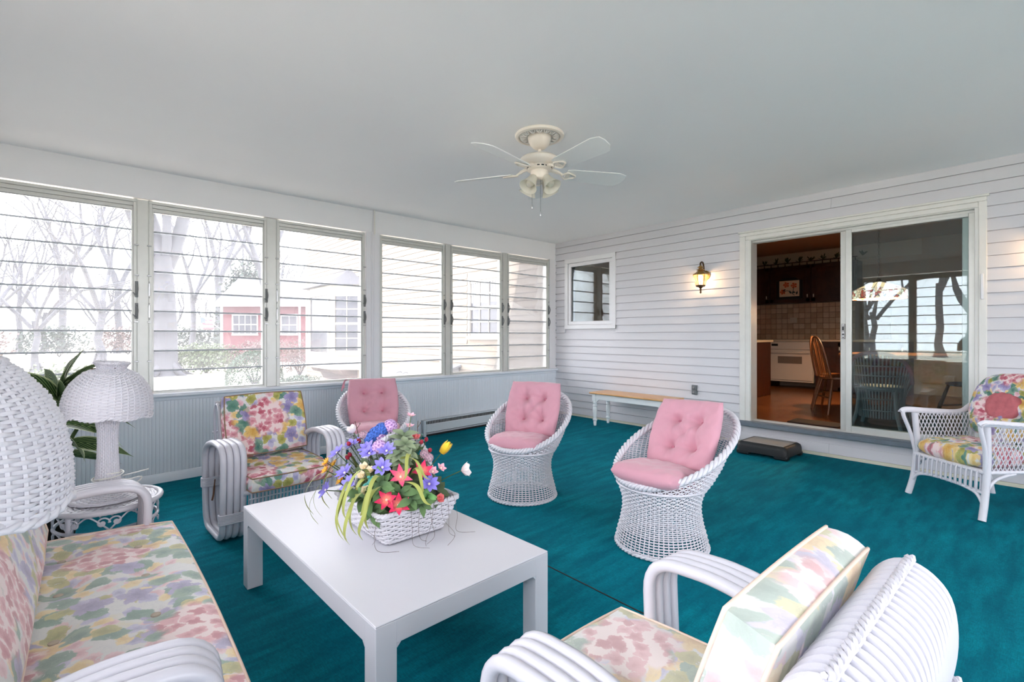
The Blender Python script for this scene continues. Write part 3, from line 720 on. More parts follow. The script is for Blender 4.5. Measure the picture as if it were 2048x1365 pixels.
def chair_cushions(base, rz, W, mat, pipe, sl, bl, sb, bb, group=None, uvo=((0, 0), (0, 0)), hb=.43, lean=17.0, bx=-.273, bz=.645):
    A = T(*base) @ RZ(rz)
    a = floral_cushion('seat_cushion', sl, .55, W, .085, sb, mat, pipe, (0, 0, 0), A @ T(.015, 0, .318 + .05) @ RY(math.radians(2.0)), group, uvo[0], dome=.012)
    b = floral_cushion('back_cushion', bl, hb, W + .02, .085, bb, mat, pipe, (0, 0, 0), A @ T(bx, 0, bz) @ RY(math.radians(90 - lean)) @ T(0, 0, 0), group, uvo[1], dome=.015)
    return a, b
a1 = ((1.012, 3.575), -PI / 2 + math.radians(3)); a2 = ((1.052, .66), PI / 2); so = ((.04, 2.105), 0.0)
z1 = fz(1.02); z2 = fz(1.05); z3 = fz(.04)
rattan_seat('rattan_armchair', 'white rattan armchair with looped arms, backed towards the louver windows', 'armchair', .50, (*a1[0], z1), a1[1], 20)
rattan_seat('rattan_armchair', 'white rattan armchair with rolled rod back showing, across the coffee table from the windows', 'armchair', .50, (*a2[0], z2), a2[1], 20)
rattan_seat('rattan_sofa', 'white rattan sofa with looped arms and a long pastel floral seat', 'sofa', 1.50, (*so[0], z3), so[1], 54)
chair_cushions((*a1[0], z1), a1[1], .52, 'floral_bright', 'piping_brown', 'bright floral seat cushion of the rattan armchair by the windows', 'bright floral back cushion with large pink hydrangea, before the louver windows',
               [], [(-.1, -.12), (-.1, .12)], uvo=((3.3, 1.2), (.24, .13)))
chair_cushions((*a2[0], z2), a2[1], .52, 'floral_old', 'piping_pale', 'faded floral seat cushion on the rattan armchair with rod back', 'faded floral back cushion leaning on white rattan rods',
               [(.02, .0)], [(-.1, -.12), (-.1, .12)], uvo=((1.22, .61), (5.3, 2.1)), lean=17.5, bx=-.275, bz=.632, hb=.405)
A = T(*so[0], z3)
floral_cushion('seat_cushion', 'long pastel floral seat cushion with buttons on the sofa', .57, 1.54, .085, [(-.11, -.5), (-.11, -.17), (-.11, .17), (-.11, .5), (.13, -.5), (.13, -.17), (.13, .17), (.13, .5)], 'floral_faded', 'piping_pale', (0, 0, 0), A @ T(.005, 0, .318 + .05) @ RY(math.radians(2)), uvo=(2.1, 4.4), dome=.018)
floral_cushion('back_cushion', 'long pastel floral back cushion of the sofa', .41, 1.54, .12, [(-.08, -.5), (-.08, -.17), (-.08, .17), (-.08, .5)], 'floral_faded', 'piping_pale', (0, 0, 0), A @ T(-.268, 0, .642) @ RY(math.radians(73)), uvo=(7.1, 1.4))
# leather thong hanging in the arm of the armchair by the windows
m = MB(); m.tube(catmull([(.665, 3.77, .235), (.66, 3.765, .19), (.655, 3.76, .14), (.645, 3.755, .10)], 5), [.004] * 5 + [.006] * 11, 5, flat=.4)
tag(m.build('cushion_tie', 'leather_tie'), 'brown tie dangling inside the looped arm of the armchair by the windows', 'tie')

# --- coffee table
t = thing('coffee_table', 'low white rectangular coffee table with square legs', 'table', (1.018, 2.085, fz(1.0)), math.radians(1.6))
hx, hy, H = .380, .712, .405
m = MB(); m.box(-hx, hx, -hy, hy, H - .006, H, .002); m.build('tabletop', 'table_white', t, 30)
for x0, x1, y0, y1 in ((-hx + .07, hx - .07, -hy, -hy + .072), (-hx + .07, hx - .07, hy - .072, hy), (-hx, -hx + .072, -hy + .07, hy - .07), (hx - .072, hx, -hy + .07, hy - .07)):
    MB().box(x0, x1, y0, y1, H - .078, H - .0062, .0015).build('apron', 'table_white', t, 30)
for sx in (-1, 1):
    for sy in (-1, 1):
        m = MB(); m.box(sx * hx, sx * (hx - .072), sy * hy, sy * (hy - .072), 0, H - .0062, .0015)
        for dx, dy in ((1, 0), (0, 1)):                       # small fillet where leg meets apron
            x, y = sx * (hx - .072), sy * (hy - .072); q = .014
            if dx: m.add([(x, sy * hy, H - .078), (x - sx * q, sy * hy, H - .078), (x, sy * hy, H - .078 - q), (x, y, H - .078), (x - sx * q, y, H - .078), (x, y, H - .078 - q)], [(0, 1, 2), (3, 5, 4), (0, 3, 4, 1), (1, 4, 5, 2), (2, 5, 3, 0)])
            else: m.add([(sx * hx, y, H - .078), (sx * hx, y - sy * q, H - .078), (sx * hx, y, H - .078 - q), (x, y, H - .078), (x, y - sy * q, H - .078), (x, y, H - .078 - q)], [(0, 1, 2), (3, 5, 4), (0, 3, 4, 1), (1, 4, 5, 2), (2, 5, 3, 0)])
        m.build('leg', 'table_white', t, 30)

# --- wicker tub chairs
TZ = [(0, .268), (.02, .270), (.06, .262), (.14, .240), (.22, .226), (.28, .228), (.34, .248), (.40, .282), (.48, .310), (.60, .332), (.72, .348), (.84, .356)]
def tub_S(th, z):
    th = np.asarray(th, float); z = np.broadcast_to(np.asarray(z, float), th.shape); zz = np.array([a for a, b in TZ]); rr = np.array([b for a, b in TZ])
    r = np.interp(z, zz, rr); c = -.225 * np.clip((z - .34) / .46, 0, 1.2) ** 1.15; e = .012; dr = (np.interp(z + e, zz, rr) - np.interp(z - e, zz, rr)) / (2 * e)
    N = np.stack([np.cos(th), np.sin(th), -dr], -1); N /= np.linalg.norm(N, axis=-1, keepdims=True)
    return np.stack([c + r * np.cos(th), r * .98 * np.sin(th), z], -1), N
def tub_H(th): return .395 + .37 * ((1 - np.cos(th)) / 2) ** 1.25
def tub_meshes():
    m = MB(); nst = 60; z = .012; k = 0
    while z < .76:
        if z <= .39: weave_row(m, tub_S, z, nst, k % 2, .0046, .0034, .0042, 4, 3)
        else:
            c = 1 - 2 * ((z - .395) / .37) ** (1 / 1.25) if z > .395 else 1; a = math.acos(max(-1, min(1, c)))
            if PI - a > .12: weave_row(m, tub_S, z, nst, k % 2, .0046, .0034, .0042, 4, 3, a, 2 * PI - a)
        z += .0110 + (.003 if z < .10 else 0); k += 1
    for q in range(nst):
        a = 2 * PI * q / nst; hz = float(tub_H(np.array(a))); zs = np.linspace(.0, hz, max(8, int(hz / .028))); P, N = tub_S(np.full(len(zs), a), zs); m.strands(P, N, .0034, .0034, 4)
    body = m.mesh('woven_body', 'wicker_white', 60)
    th = np.linspace(0, 2 * PI, 160, endpoint=False); P, N = tub_S(th, tub_H(th)); m = MB(); braid(m, P, .0125, .0105, 24, 3, 7); rim = m.mesh('rim_braid', 'wicker_white', 60)
    P, N = tub_S(th, np.full(160, .010)); m = MB(); braid(m, P, .006, .007, 30, 2, 5); foot = m.mesh('foot_braid', 'wicker_white', 60)
    m = MB(); m.lathe([(0, .375), (.262, .372), (.268, .366), (.262, .360), (0, .360)], 40); deck = m.mesh('seat_deck', 'wicker_white', 40)
    return body, rim, foot, deck
TUB = tub_meshes(); PB = button_mesh(.013, 'pink_button')
def tub(label, loc, face):
    t = thing('wicker_tub_chair', label, 'chair', loc, face, 'wicker tub chairs with pink cushions')
    for n, me in zip(('woven_body', 'rim_braid', 'foot_braid', 'seat_deck'), TUB): inst(n, me, t)
    return t
def pink(name, label, w, h, t, buttons, M, seed, k=.25, bend=0.0, ties=False):
    pm = pillow(w, h, t, buttons, k=k, seed=seed, bend=bend); o = pm.build(name, 'pink_cloth', None, 60); o.matrix_world = M
    tag(o, label, 'cushion', 'pink tufted cushions')
    for bx, by in buttons: inst('button', PB, o, (bx, by, pm.top(bx, by) - .002 + bend * (2 * bx / w) ** 2 * 0))
    if ties:
        m = MB()
        for s in ties:
            for q in (0, 1): m.tube(catmull([(-h * 0 + s * w * .49, h * .49, -.01), (s * w * .53, h * .50, -.04), (s * w * (.55 + .02 * q), h * (.46 - .03 * q), -.07), (s * w * (.56 + .04 * q), h * (.36 - .06 * q), -.075)], 4), .008, 5, flat=.35)
        m.build('tie', 'pink_cloth', o, 60)
    return o
def tub_set(label, xy, face, which, seat, back, ties, seed):
    loc = (*xy, fz(xy[0])); tub(label, loc, face); A = T(*loc) @ RZ(face)
    pink('seat_cushion', 'pink seat cushion in the wicker tub chair ' + which, .40, .44, .12, [], A @ seat, seed, .5)
    q = .085; pink('back_cushion', 'pink buttoned back cushion in the wicker tub chair ' + which, .47, .48, .12, [(-q, .09), (q, .09), (-q, -.09), (q, -.09)], A @ back, seed + 7, .34, .045, ties)
bk = lambda x, z, lean, roll=0: T(x, 0, z) @ RY(math.radians(lean)) @ RX(0) @ Matrix(((0, 0, 1, 0), (1, 0, 0, 0), (0, 1, 0, 0), (0, 0, 0, 1))) @ RZ(math.radians(roll))
tub_set('white wicker tub chair half hidden by flowers, beside the floral armchair', (1.99, 4.13), math.atan2(-.93, -.364), 'beside the floral armchair', T(.04, 0, .425) @ RY(math.radians(-2)), bk(-.262, .628, -24), (-1,), 3)
tub_set('white wicker tub chair standing in front of the baseboard heater end and bench', (2.60, 2.82), math.atan2(-.40, -.915), 'in front of the bench', T(.042, 0, .428) @ RY(math.radians(-3)), bk(-.255, .638, -22), (-1,), 11)
tub_set('white wicker tub chair near the sliding door, its seat cushion jutting over the rim', (2.615, 1.60), math.atan2(.12, -1.0), 'near the sliding door', T(.085, .02, .440) @ RY(math.radians(-5)) @ RZ(.15), bk(-.258, .622, -28, 3), None, 21)

# --- bench with wooden top
t = thing('bench', 'narrow white bench with a natural wood top under the wall lantern', 'bench', (5.285, 3.62, 0), 0)
bl, bd, bh = .585, .172, .447
m = MB(); m.box(-bd - .02, bd + .02, -bl, bl, bh - .022, bh, .006); m.build('seat_board', 'bench_wood', t, 30)
for x in (-bd + .012, bd - .034): MB().box(x, x + .022, -bl + .09, bl - .09, bh - .095, bh - .022, .002).build('apron', 'bench_white', t, 30)
for y in (-bl + .055, bl - .077): MB().box(-bd + .04, bd - .04, y, y + .022, bh - .095, bh - .022, .002).build('apron', 'bench_white', t, 30)
lp = [(.017, 0), (.022, .05), (.019, .058), (.028, .066), (.031, .078), (.028, .09), (.022, .098), (.024, .12), (.030, .20), (.028, .24), (.022, .254), (.030, .262), (.030, .274), (.022, .284), (.027, .30), (.030, .312), (.024, .322), (.024, .332)]
lm = MB().lathe(lp, 16).box(-.028, .028, -.028, .028, .328, bh - .022, .003).mesh('leg', 'bench_white', 40)
for sx in (-1, 1):
    for sy in (-1, 1): inst('leg', lm, t, (sx * (bd - .03), sy * (bl - .065), 0))
for sx in (-1, 1):
    for sy in (-1, 1):
        x = sx * (bd - .022); y = sy * (bl - .095); m = MB(); m.add([(x - .01, y, bh - .095), (x + .01, y, bh - .095), (x - .01, y, bh - .135), (x + .01, y, bh - .135), (x - .01, y - sy * .05, bh - .095), (x + .01, y - sy * .05, bh - .095)], [(0, 1, 3, 2), (2, 3, 5, 4), (0, 4, 5, 1), (0, 2, 4), (1, 5, 3)]); m.build('corner_bracket', 'bench_white', t, 30)

# --- exercise step by the door
t = thing('exercise_step', 'black plastic step platform with grey mat below the sliding door', 'step', (5.245, 1.975, -.004), math.radians(-1))
sw, sl_, sh = .205, .245, .125
m = MB()
P = []
for z, g in ((0.03, .0), (.085, -.002), (.112, -.010), (sh, -.026)):
    P.append([(x, y, z) for x, y, _ in rounded([(-sw - g, -sl_ - g, 0), (sw + g, -sl_ - g, 0), (sw + g, sl_ + g, 0), (-sw - g, sl_ + g, 0)], .04, 5)])
m.grid(P, True, False); m.add(P[-1], [tuple(range(len(P[-1])))]); m.build('platform', 'step_black', t, 40)
for sx in (-1, 1):
    for sy in (-1, 1): MB().box(sx * sw, sx * (sw - .07), sy * sl_, sy * (sl_ - .13), 0, .05, .012).build('foot', 'step_black', t, 40)
MB().box(-sw + .05, sw - .05, -sl_ + .05, sl_ - .05, sh - .004, sh + .004, .003).build('mat', 'step_grey', t, 30)

# --- outlet, lantern
t = thing('outlet_cover', 'small grey weatherproof outlet cover on the siding above the bench', 'outlet', (XR - .016, 2.933, .548))
MB().box(-.012, .014, -.036, .036, -.058, .058, .004).build('plate', 'grey_box', t, 30)
for z in (.027, -.027):
    o = MB().box(-.026, -.010, -.028, .028, z - .022, z + .022, .006).build('flap', 'grey_box', t, 30); MB().lathe([(.012, 0), (.012, .004), (0, .005)], 10, T(-.026, 0, z) @ RY(-PI / 2)).build('lock', 'steel', o, 30)
def lantern(loc, label):
    t = thing('wall_lantern', label, 'lantern', loc); f = -.115                     # lantern body hangs in front of the plate
    m = MB(); m.lathe([(.06, 0), (.06, .008), (.045, .016), (.02, .02), (0, .02)], 20, T(0, 0, .02) @ RY(-PI / 2)); m.build('wall_plate', 'brass', t, 40)
    m = MB(); m.tube(catmull([(-.01, 0, .02), (-.035, 0, .06), (-.04, 0, .12), (-.06, 0, .165), (-.095, 0, .172), (-.122, 0, .15), (-.118, 0, .135)], 6), .009, 8); m.build('scroll_arm', 'brass_dark', t, 40)
    m = MB(); m.lathe([(.004, .135), (.014, .13), (.02, .118), (.034, .112), (.036, .106), (.018, .10), (.024, .09), (.044, .082), (.046, .076), (.03, .07), (.05, .052), (.082, .03), (.088, .022), (.084, .018), (0, .03)], 6, T(f, 0, 0)); m.build('cap', 'brass', t, 30)
    m = MB(); m.lathe([(.05, -.115), (.054, -.108), (.05, -.10)], 6, T(f, 0, 0)); m.lathe([(0, -.20), (.008, -.195), (.012, -.18), (.007, -.168), (.014, -.155), (.010, -.14), (.024, -.125), (.05, -.118), (0, -.112)], 10, T(f, 0, 0)); m.build('finial', 'brass_dark', t, 30)
    for k in range(6):
        a = PI / 3 * k; b = a + PI / 3; r0, r1 = .050, .080
        MB().tube([(f + r0 * math.cos(a), r0 * math.sin(a), -.108), (f + r1 * math.cos(a), r1 * math.sin(a), .022)], .0035, 5).build('rib', 'brass', t, 40)
        q = .96; MB().add([(f + q * r0 * math.cos(a), q * r0 * math.sin(a), -.106), (f + q * r0 * math.cos(b), q * r0 * math.sin(b), -.106), (f + q * r1 * math.cos(b), q * r1 * math.sin(b), .02), (f + q * r1 * math.cos(a), q * r1 * math.sin(a), .02)], [(0, 1, 2, 3)]).build('pane', 'lantern_glass', t, 0)
    m = MB(); m.lathe([(.012, -.10), (.012, -.05)], 10, T(f, 0, 0)); m.build('candle', 'knob_white', t, 40)
    m = MB(); m.lathe([(.010, -.05), (.022, -.03), (.026, -.005), (.018, .012), (.006, .018), (0, .019)], 12, T(f, 0, 0)); m.build('bulb', 'bulb_warm', t, 40)
    l = bpy.data.lights.new('lantern_light', 'POINT'); l.energy = 5.5; l.color = (1.0, .62, .34); l.shadow_soft_size = .03; lo = bpy.data.objects.new('lantern_light', l); C.objects.link(lo); lo.parent = t; lo.location = (f, 0, -.02)
lantern((XR - .018, 2.798, 1.895), 'lit brass wall lantern on the siding between small window and sliding door'); lantern((XR - .018, .02, 1.895), 'lit brass wall lantern on the siding beyond the sliding door')
# --- ceiling fan
t = thing('ceiling_fan', 'white five-blade ceiling fan with frosted glass lights', 'ceiling fan', (2.451, 2.476, ZC), 0)
m = MB(); m.lathe([(.172, 0), (.176, -.006), (.172, -.018), (.160, -.024), (.150, -.022), (.146, -.012), (.09, -.012), (0, -.012)], 48); m.build('medallion', 'fan_cream', t, 40)
m = MB(); m.lathe([(.146, -.011), (.142, -.020), (.095, -.020), (.085, -.012)], 48, cap=False)
for k in range(16):
    a = 2 * PI * k / 16
    for q in range(3): m.tube(catmull([(.098 * math.cos(a), .098 * math.sin(a), -.022), (.118 * math.cos(a + .07 * (q - 1)), .118 * math.sin(a + .07 * (q - 1)), -.028), (.136 * math.cos(a + .14 * (q - 1)), .136 * math.sin(a + .14 * (q - 1)), -.021)], 3), [.003, .005, .006, .006, .005, .004, .002], 5)
m.build('relief', 'plaster_relief', t, 40)
m = MB(); m.lathe([(.082, -.012), (.085, -.02), (.080, -.045), (.066, -.075), (.045, -.096), (.024, -.105), (0, -.106)], 32); m.build('canopy', 'fan_cream', t, 40)
m = MB(); m.lathe([(.013, -.10), (.013, -.16)], 12); m.lathe([(.013, -.145), (.024, -.150), (.026, -.16)], 16); m.build('downrod', 'fan_cream', t, 40)
m = MB(); m.lathe([(.03, -.152), (.08, -.156), (.128, -.168), (.143, -.182), (.143, -.198), (.132, -.212), (.104, -.226), (.088, -.232), (.088, -.256), (.062, -.262), (.060, -.270), (0, -.270)], 40); mo = m.build('motor_housing', 'fan_cream', t, 40)
m = MB()
for k in range(18): a = 2 * PI * k / 18; m.box(-.009, .009, -.002, .002, -.004, .004, 0, T(.0885 * math.cos(a), .0885 * math.sin(a), -.243) @ RZ(a + PI / 2))
m.build('vent', 'black_plastic', mo, 0)
m = MB(); m.lathe([(.062, -.268), (.064, -.275), (.062, -.312), (.055, -.320), (.040, -.330), (.018, -.338), (0, -.338)], 32); m.build('switch_housing', 'fan_cream', t, 40)
bl_out = [(.20, -.056), (.24, -.066), (.60, -.084), (.66, -.064), (.668, -.02), (.656, .036), (.62, .078), (.58, .082), (.24, .066), (.20, .056)]
blade = MB().prism(bl_out, .006).mesh('blade', 'fan_blade', 30)
im = MB(); im.tube(catmull([(.075, 0, .030), (.11, 0, .028), (.15, -.004, .012), (.175, 0, -.002)], 5), [.012] * 10 + [.009] * 6, 8, flat=1.4)
im.tube(rounded([(.165, 0, -.004), (.205, -.042, -.005), (.275, -.012, -.005), (.275, .012, -.005), (.205, .042, -.005)], .012, 3), .006, 6, True); im.box(.195, .23, -.03, .03, -.006, -.002, .001); iron = im.mesh('blade_iron', 'fan_cream', 40)
for k in range(5):
    a = math.radians(-25 + 72 * k); M = (0, 0, a)
    o = inst('blade', blade, t, (0, 0, -.272), None); o.matrix_basis = T(0, 0, -.270) @ RZ(a) @ RX(math.radians(-15))
    i2 = inst('blade_iron', iron, t); i2.matrix_basis = T(0, 0, -.272) @ RZ(a) @ RX(math.radians(-15))
sh_prof = [(.026, 0), (.030, -.006), (.034, -.03), (.044, -.06), (.058, -.088), (.066, -.10), (.064, -.101), (.055, -.088), (.041, -.06), (.031, -.03), (.027, -.008)]
gm = MB().lathe(sh_prof, 28, cap=False).mesh('glass_shade', 'frosted_glass', 40)
for k in range(4):
    a = math.radians(-131.5 + 45 + 90 * k); M = T(.062 * math.cos(a), .062 * math.sin(a), -.318) @ RZ(a) @ RY(math.radians(-36))
    ar = MB().lathe([(.0, .012), (.02, .010), (.028, 0), (.028, -.012), (0, -.012)], 16, M).tube([(.02 * math.cos(a), .02 * math.sin(a), -.31), tuple(M @ Vector((0, 0, 0)))], .012, 8).build('shade_holder', 'fan_cream', t, 40)
    o = inst('glass_shade', gm, t); o.matrix_basis = M
    m = MB(); m.lathe([(.012, -.01), (.014, -.03), (.027, -.055), (.028, -.07), (.018, -.086), (0, -.09)], 14, M); m.build('bulb', 'frosted_glass', t, 40)
for dx, dy, z1_ in ((-.02, -.03, -.59), (-.055, .02, -.535)):
    m = MB(); z = -.335
    m.tube([(dx, dy, z), (dx, dy, z1_ + .03)], .0016, 5)
    for q in range(int((z - z1_) / .012)): m.lathe([(0, .003), (.003, 0), (0, -.003)], 6, T(dx, dy, z - q * .012))
    m.lathe([(0, .03), (.005, .026), (.006, .01), (.004, 0), (0, 0)], 8, T(dx, dy, z1_)); m.build('pull_chain', 'steel', t, 40)

# --- wicker lamps on round wicker tables
def lamp_meshes(nst, rows, rb):
    pts = [(.180, 0), (.181, .03), (.179, .07), (.170, .115), (.153, .155), (.125, .192), (.092, .218), (.064, .231), (.056, .237), (.058, .244), (.066, .256), (.068, .264)]
    S0, L = prof_surface(pts)
    def S(th, v):
        P, N = S0(th, v); v = np.broadcast_to(np.asarray(v, float), np.shape(th)); f = np.clip(1 - v * 2.2, 0, 1); P = P.copy(); P[..., 2] += -.013 * f * np.abs(np.cos(4 * th)) + .006 * f; return P, N
    m = MB()
    for i in range(rows): weave_row(m, S, (i + .5) / rows, nst, i % 2, .0034, .0026, rb, 5, 3)
    for q in range(nst): v = np.linspace(0, 1, 22); P, N = S(np.full(22, 2 * PI * q / nst), v); m.strands(P, N, .0032, .0040, 5)
    weav = m.mesh('shade_weave', 'wicker_white', 60)
    m = MB(); th = np.linspace(0, 2 * PI, 120, endpoint=False)
    for vv in (0.0, .72, 1.0): P, N = S(th, np.full(120, vv)); braid(m, P, .0045, .0048, 26, 2, 6)
    rim = m.mesh('shade_braid', 'wicker_white', 60)
    m = MB(); m.grid([[tuple(p) for p in (lambda PN: PN[0] - PN[1] * .010)(S(th[::2], np.full(60, v)))] for v in np.linspace(.02, .98, 14)], True, False); lin_ = m.mesh('lining', 'wicker_white', 60)
    cp = [(.150, 0), (.150, .012), (.120, .020), (.085, .034), (.062, .056), (.050, .085), (.044, .13), (.040, .20), (.038, .27), (.039, .34), (.046, .385), (.062, .415), (.066, .425)]
    S2, L2 = prof_surface(cp); m = MB(); rows = 58
    for i in range(rows): weave_row(m, S2, (i + .5) / rows, 28, i % 2, .0030, .0028, .0045, 5, 3)
    for q in range(28): v = np.linspace(0, 1, 26); P, N = S2(np.full(26, 2 * PI * q / 28), v); m.strands(P, N, .0032, .0036, 4)
    m.lathe([(r - .006, z) for r, z in cp], 24); col = m.mesh('column', 'wicker_white', 60)
    return weav, rim, lin_, col
LAMP = lamp_meshes(40, 44, .0042); LAMPF = lamp_meshes(52, 58, .0033)
def wicker_lamp(label, loc, rz, tilt, cord=False, LAMP=LAMP):
    t = thing('table_lamp', label, 'lamp', loc, rz)
    inst('column', LAMP[3], t)
    sh = inst('shade', LAMP[0], t); sh.matrix_basis = T(0, 0, .418) @ RX(tilt[0]) @ RY(tilt[1])
    inst('shade_braid', LAMP[1], sh); inst('lining', LAMP[2], sh)
    m = MB(); m.lathe([(.022, .42), (.022, .47), (.014, .475), (.014, .50)], 12); m.tube([(-.07, 0, .655), (.07, 0, .655)], .003, 6); m.tube([(0, -.07, .655), (0, .07, .655)], .003, 6); m.tube([(0, 0, .5), (0, 0, .66)], .004, 6); m.build('socket', 'brass_dark', t, 40)
    if cord:
        pts = []
        for i in range(90): a = i * .42; r = .052 + .012 * math.sin(i * .35); pts.append((r * math.cos(a), r * math.sin(a), .075 + .03 * math.sin(i * .12) + i * .0004))
        pts += [(.09, -.01, .07), (.13, -.02, .075), (.155, .0, .06), (.14, .03, .03), (.12, .05, .02), (.08, .10, .018)]
        m = MB(); m.tube(catmull(pts, 2), .0028, 6); m.tube(catmull([(.05, -.03, .10), (.08, -.08, .115), (.12, -.13, .13)], 5), .0028, 6); m.box(.06, .09, .09, .112, .013, .026, .004); m.build('cord', 'cord_white', t, 60)
    return t
def round_table(label, loc, top_z):
    t = thing('wicker_side_table', label, 'table', (loc[0], loc[1], fz(loc[0]))); H = top_z - fz(loc[0]); R = .215
    m = MB(); rows = 17
    S0 = lambda th, v: (np.stack([v * np.cos(th), v * np.sin(th), np.full(np.shape(th), H - .006)], -1), np.tile((0, 0, 1.0), (len(th), 1)))
    for i in range(rows): weave_row(m, lambda th, v: S0(th, np.full(np.shape(th), v)), .02 + i * (R - .03) / rows, 40, i % 2, .002, .0025, .0054, 4, 2)
    m.lathe([(0, H - .02), (R - .01, H - .02), (R - .01, H - .010), (0, H - .010)], 40); m.build('woven_top', 'wicker_white', t, 60)
    m = MB(); th = np.linspace(0, 2 * PI, 150, endpoint=False); ring = lambda r, z: [(r * math.cos(a), r * math.sin(a), z) for a in th]
    rr = [.014 + .0012 * (i % 2) for i in range(150)]; m.tube(ring(R, H - .012), rr, 8, True); m.build('wrapped_rim', 'wicker_white', t, 60)
    MB().tube(ring(R - .012, H - .105)[::3], .008, 7, True).build('skirt_ring', 'rattan_white', t, 60); MB().tube(ring(R - .02, .14)[::3], .009, 7, True).build('foot_ring', 'rattan_white', t, 60)
    lm = MB().tube([(R - .012, 0, H - .02), (R - .014, 0, .2), (R + .005, 0, 0)], [.014, .013, .015], 10).mesh('leg', 'rattan_white', 60)
    for k in range(4): inst('leg', lm, t, None, (0, 0, PI / 4 + k * PI / 2))
    def scroll():
        m = MB(); P = []
        def cyl(u, z): a = u / R; return ((R - .010) * math.cos(a), (R - .010) * math.sin(a), z)
        for s in (-1, 1):
            sp = [(s * .058 + s * (.030 - .0024 * i) * math.cos(i * .62), H - .064 + (.030 - .0024 * i) * math.sin(i * .62)) for i in range(11)]; m.tube([cyl(u, z) for u, z in catmull([(a, b, 0) for a, b in sp], 3) and [(q[0], q[1]) for q in catmull([(a, b, 0) for a, b in sp], 3)]], .0042, 6)
            m.lathe([(.011, -.004), (.012, 0), (.011, .004), (0, .005)], 10, T(*cyl(s * .058, H - .064)) @ RZ(s * .058 / R) @ RY(PI / 2))
        m.tube([cyl(q[0], q[1]) for q in catmull([(-.085, H - .10, 0), (-.04, H - .055, 0), (0, H - .03, 0), (.04, H - .055, 0), (.085, H - .10, 0)], 5)], .0042, 6)
        m.tube([cyl(q[0], q[1]) for q in catmull([(-.06, H - .15, 0), (-.04, H - .125, 0), (0, H - .108, 0), (.04, H - .125, 0), (.06, H - .15, 0)], 5)], .0042, 6)
        for s in (-1, 1): m.lathe([(.011, -.004), (.012, 0), (.011, .004), (0, .005)], 10, T(*cyl(s * .045, H - .132)) @ RZ(s * .045 / R) @ RY(PI / 2))
        return m.mesh('scroll', 'rattan_white', 60)
    sm = scroll()
    for k in range(8): inst('scroll', sm, t, None, (0, 0, PI / 8 + k * PI / 4))
    return t
round_table('round white wicker side table with scrollwork beyond the sofa arm', (.094, 3.19), .38)
wicker_lamp('white wicker dome lamp with cord wound round its column, near the windows', (.094, 3.20, .382), .4, (math.radians(2.5), math.radians(3)), True)
L2X, L2Y, L2Z = -.195, 1.02, .535
round_table('round white wicker side table at the sofa end away from the windows', (L2X - .02, L2Y - .07), L2Z)
wicker_lamp('white wicker dome lamp close to the sofa end away from the windows', (L2X, L2Y, L2Z + .002), 1.0, (0, 0), False, LAMPF)

# --- potted plant behind the lamp
pl = thing('potted_plant', 'potted plant with long cream-edged striped leaves by the windows', 'plant', (-.16, 4.20, fz(-.3)))
m = MB(); m.lathe([(.11, 0), (.12, .01), (.155, .26), (.165, .27), (.165, .295), (.15, .295), (.145, .265)], 28); m.build('pot', 'pot_brown', pl, 40); MB().lathe([(.147, .262), (0, .27)], 24).build('soil', 'soil', pl, 40)
m = MB(); m.tube(catmull([(0, 0, .25), (.02, -.01, .55), (.05, -.03, .95)], 6), [.016] * 7 + [.012] * 6, 8); m.tube(catmull([(.02, .01, .25), (.07, .03, .55), (.16, .02, .76)], 6), .011, 8); m.build('cane', 'stem_green', pl, 60)
def leaf_blade(base, d, L, W, droop, twist, n=12):
    """broad pointed leaf from base in direction d, arching down"""
    d = Vector(d).normalized(); side = d.cross(Vector((0, 0, 1))); side = side.normalized() if side.length > .05 else Vector((1, 0, 0)); side = (Matrix.Rotation(twist, 3, d) @ side); P = []; p = Vector(base)
    for i in range(n + 1):
        u = i / n; wv = W * (math.sin(PI * min(1, u * .92 + .08) ** .75)) * (1 - u ** 6); up = side.cross(d); row = []
        for j in range(5): s = (j - 2) / 2; row.append(tuple(p + side * (s * wv) + up * (-abs(s) * wv * .0 + abs(s) ** 1.5 * wv * .35)))
        P.append(row); p = p + d * (L / n); d = (d + Vector((0, 0, -droop / n))).normalized(); side = (side - d * side.dot(d)).normalized()
    return P
rl = random.Random(12)
LV = [((.05, -.03, .96), (.35, -.35, 1.0), .34, .062, .5), ((.05, -.03, .92), (.75, -.45, .6), .30, .066, .8), ((.05, -.03, .88), (.5, -.3, 1.0), .24, .064, 1.2), ((.05, -.03, .95), (.6, -.5, .75), .36, .050, .5), ((.05, -.03, .93), (.2, -.5, 1.1), .34, .055, .9), ((.05, -.03, .90), (-.6, -.3, .9), .36, .055, 1.0), ((.05, -.03, .85), (.8, -.6, .25), .40, .055, 1.1), ((.04, -.02, .75), (.9, -.4, .0), .36, .052, .9),
      ((.15, .02, .75), (.9, -.5, .35), .34, .045, 1.2), ((.14, .02, .70), (.7, -.8, .05), .36, .05, .9), ((.10, .03, .62), (.9, -.5, -.1), .38, .045, .5), ((.05, -.03, .97), (.9, .2, .9), .34, .05, 1.4), ((.05, -.03, .9), (-.2, .6, .9), .34, .05, 1.0), ((.04, -.02, .8), (-.8, .2, .5), .34, .05, 1.0), ((.15, .02, .72), (.3, .7, .6), .32, .05, 1.2),
      ((.06, .03, .55), (.8, -.75, -.05), .40, .04, .25), ((.05, -.03, .92), (.1, -.8, .5), .36, .055, .9), ((.05, -.03, .8), (.4, -.9, .3), .34, .055, .9), ((.08, .02, .62), (.3, -1, .1), .34, .05, .8)]
for b, d, L, W, dr in LV: MB().grid(leaf_blade(b, d, L, W, dr, rl.choice((-1, 1)) * rl.uniform(.5, 1.35))).build('leaf', 'striped_leaf', pl, 60)

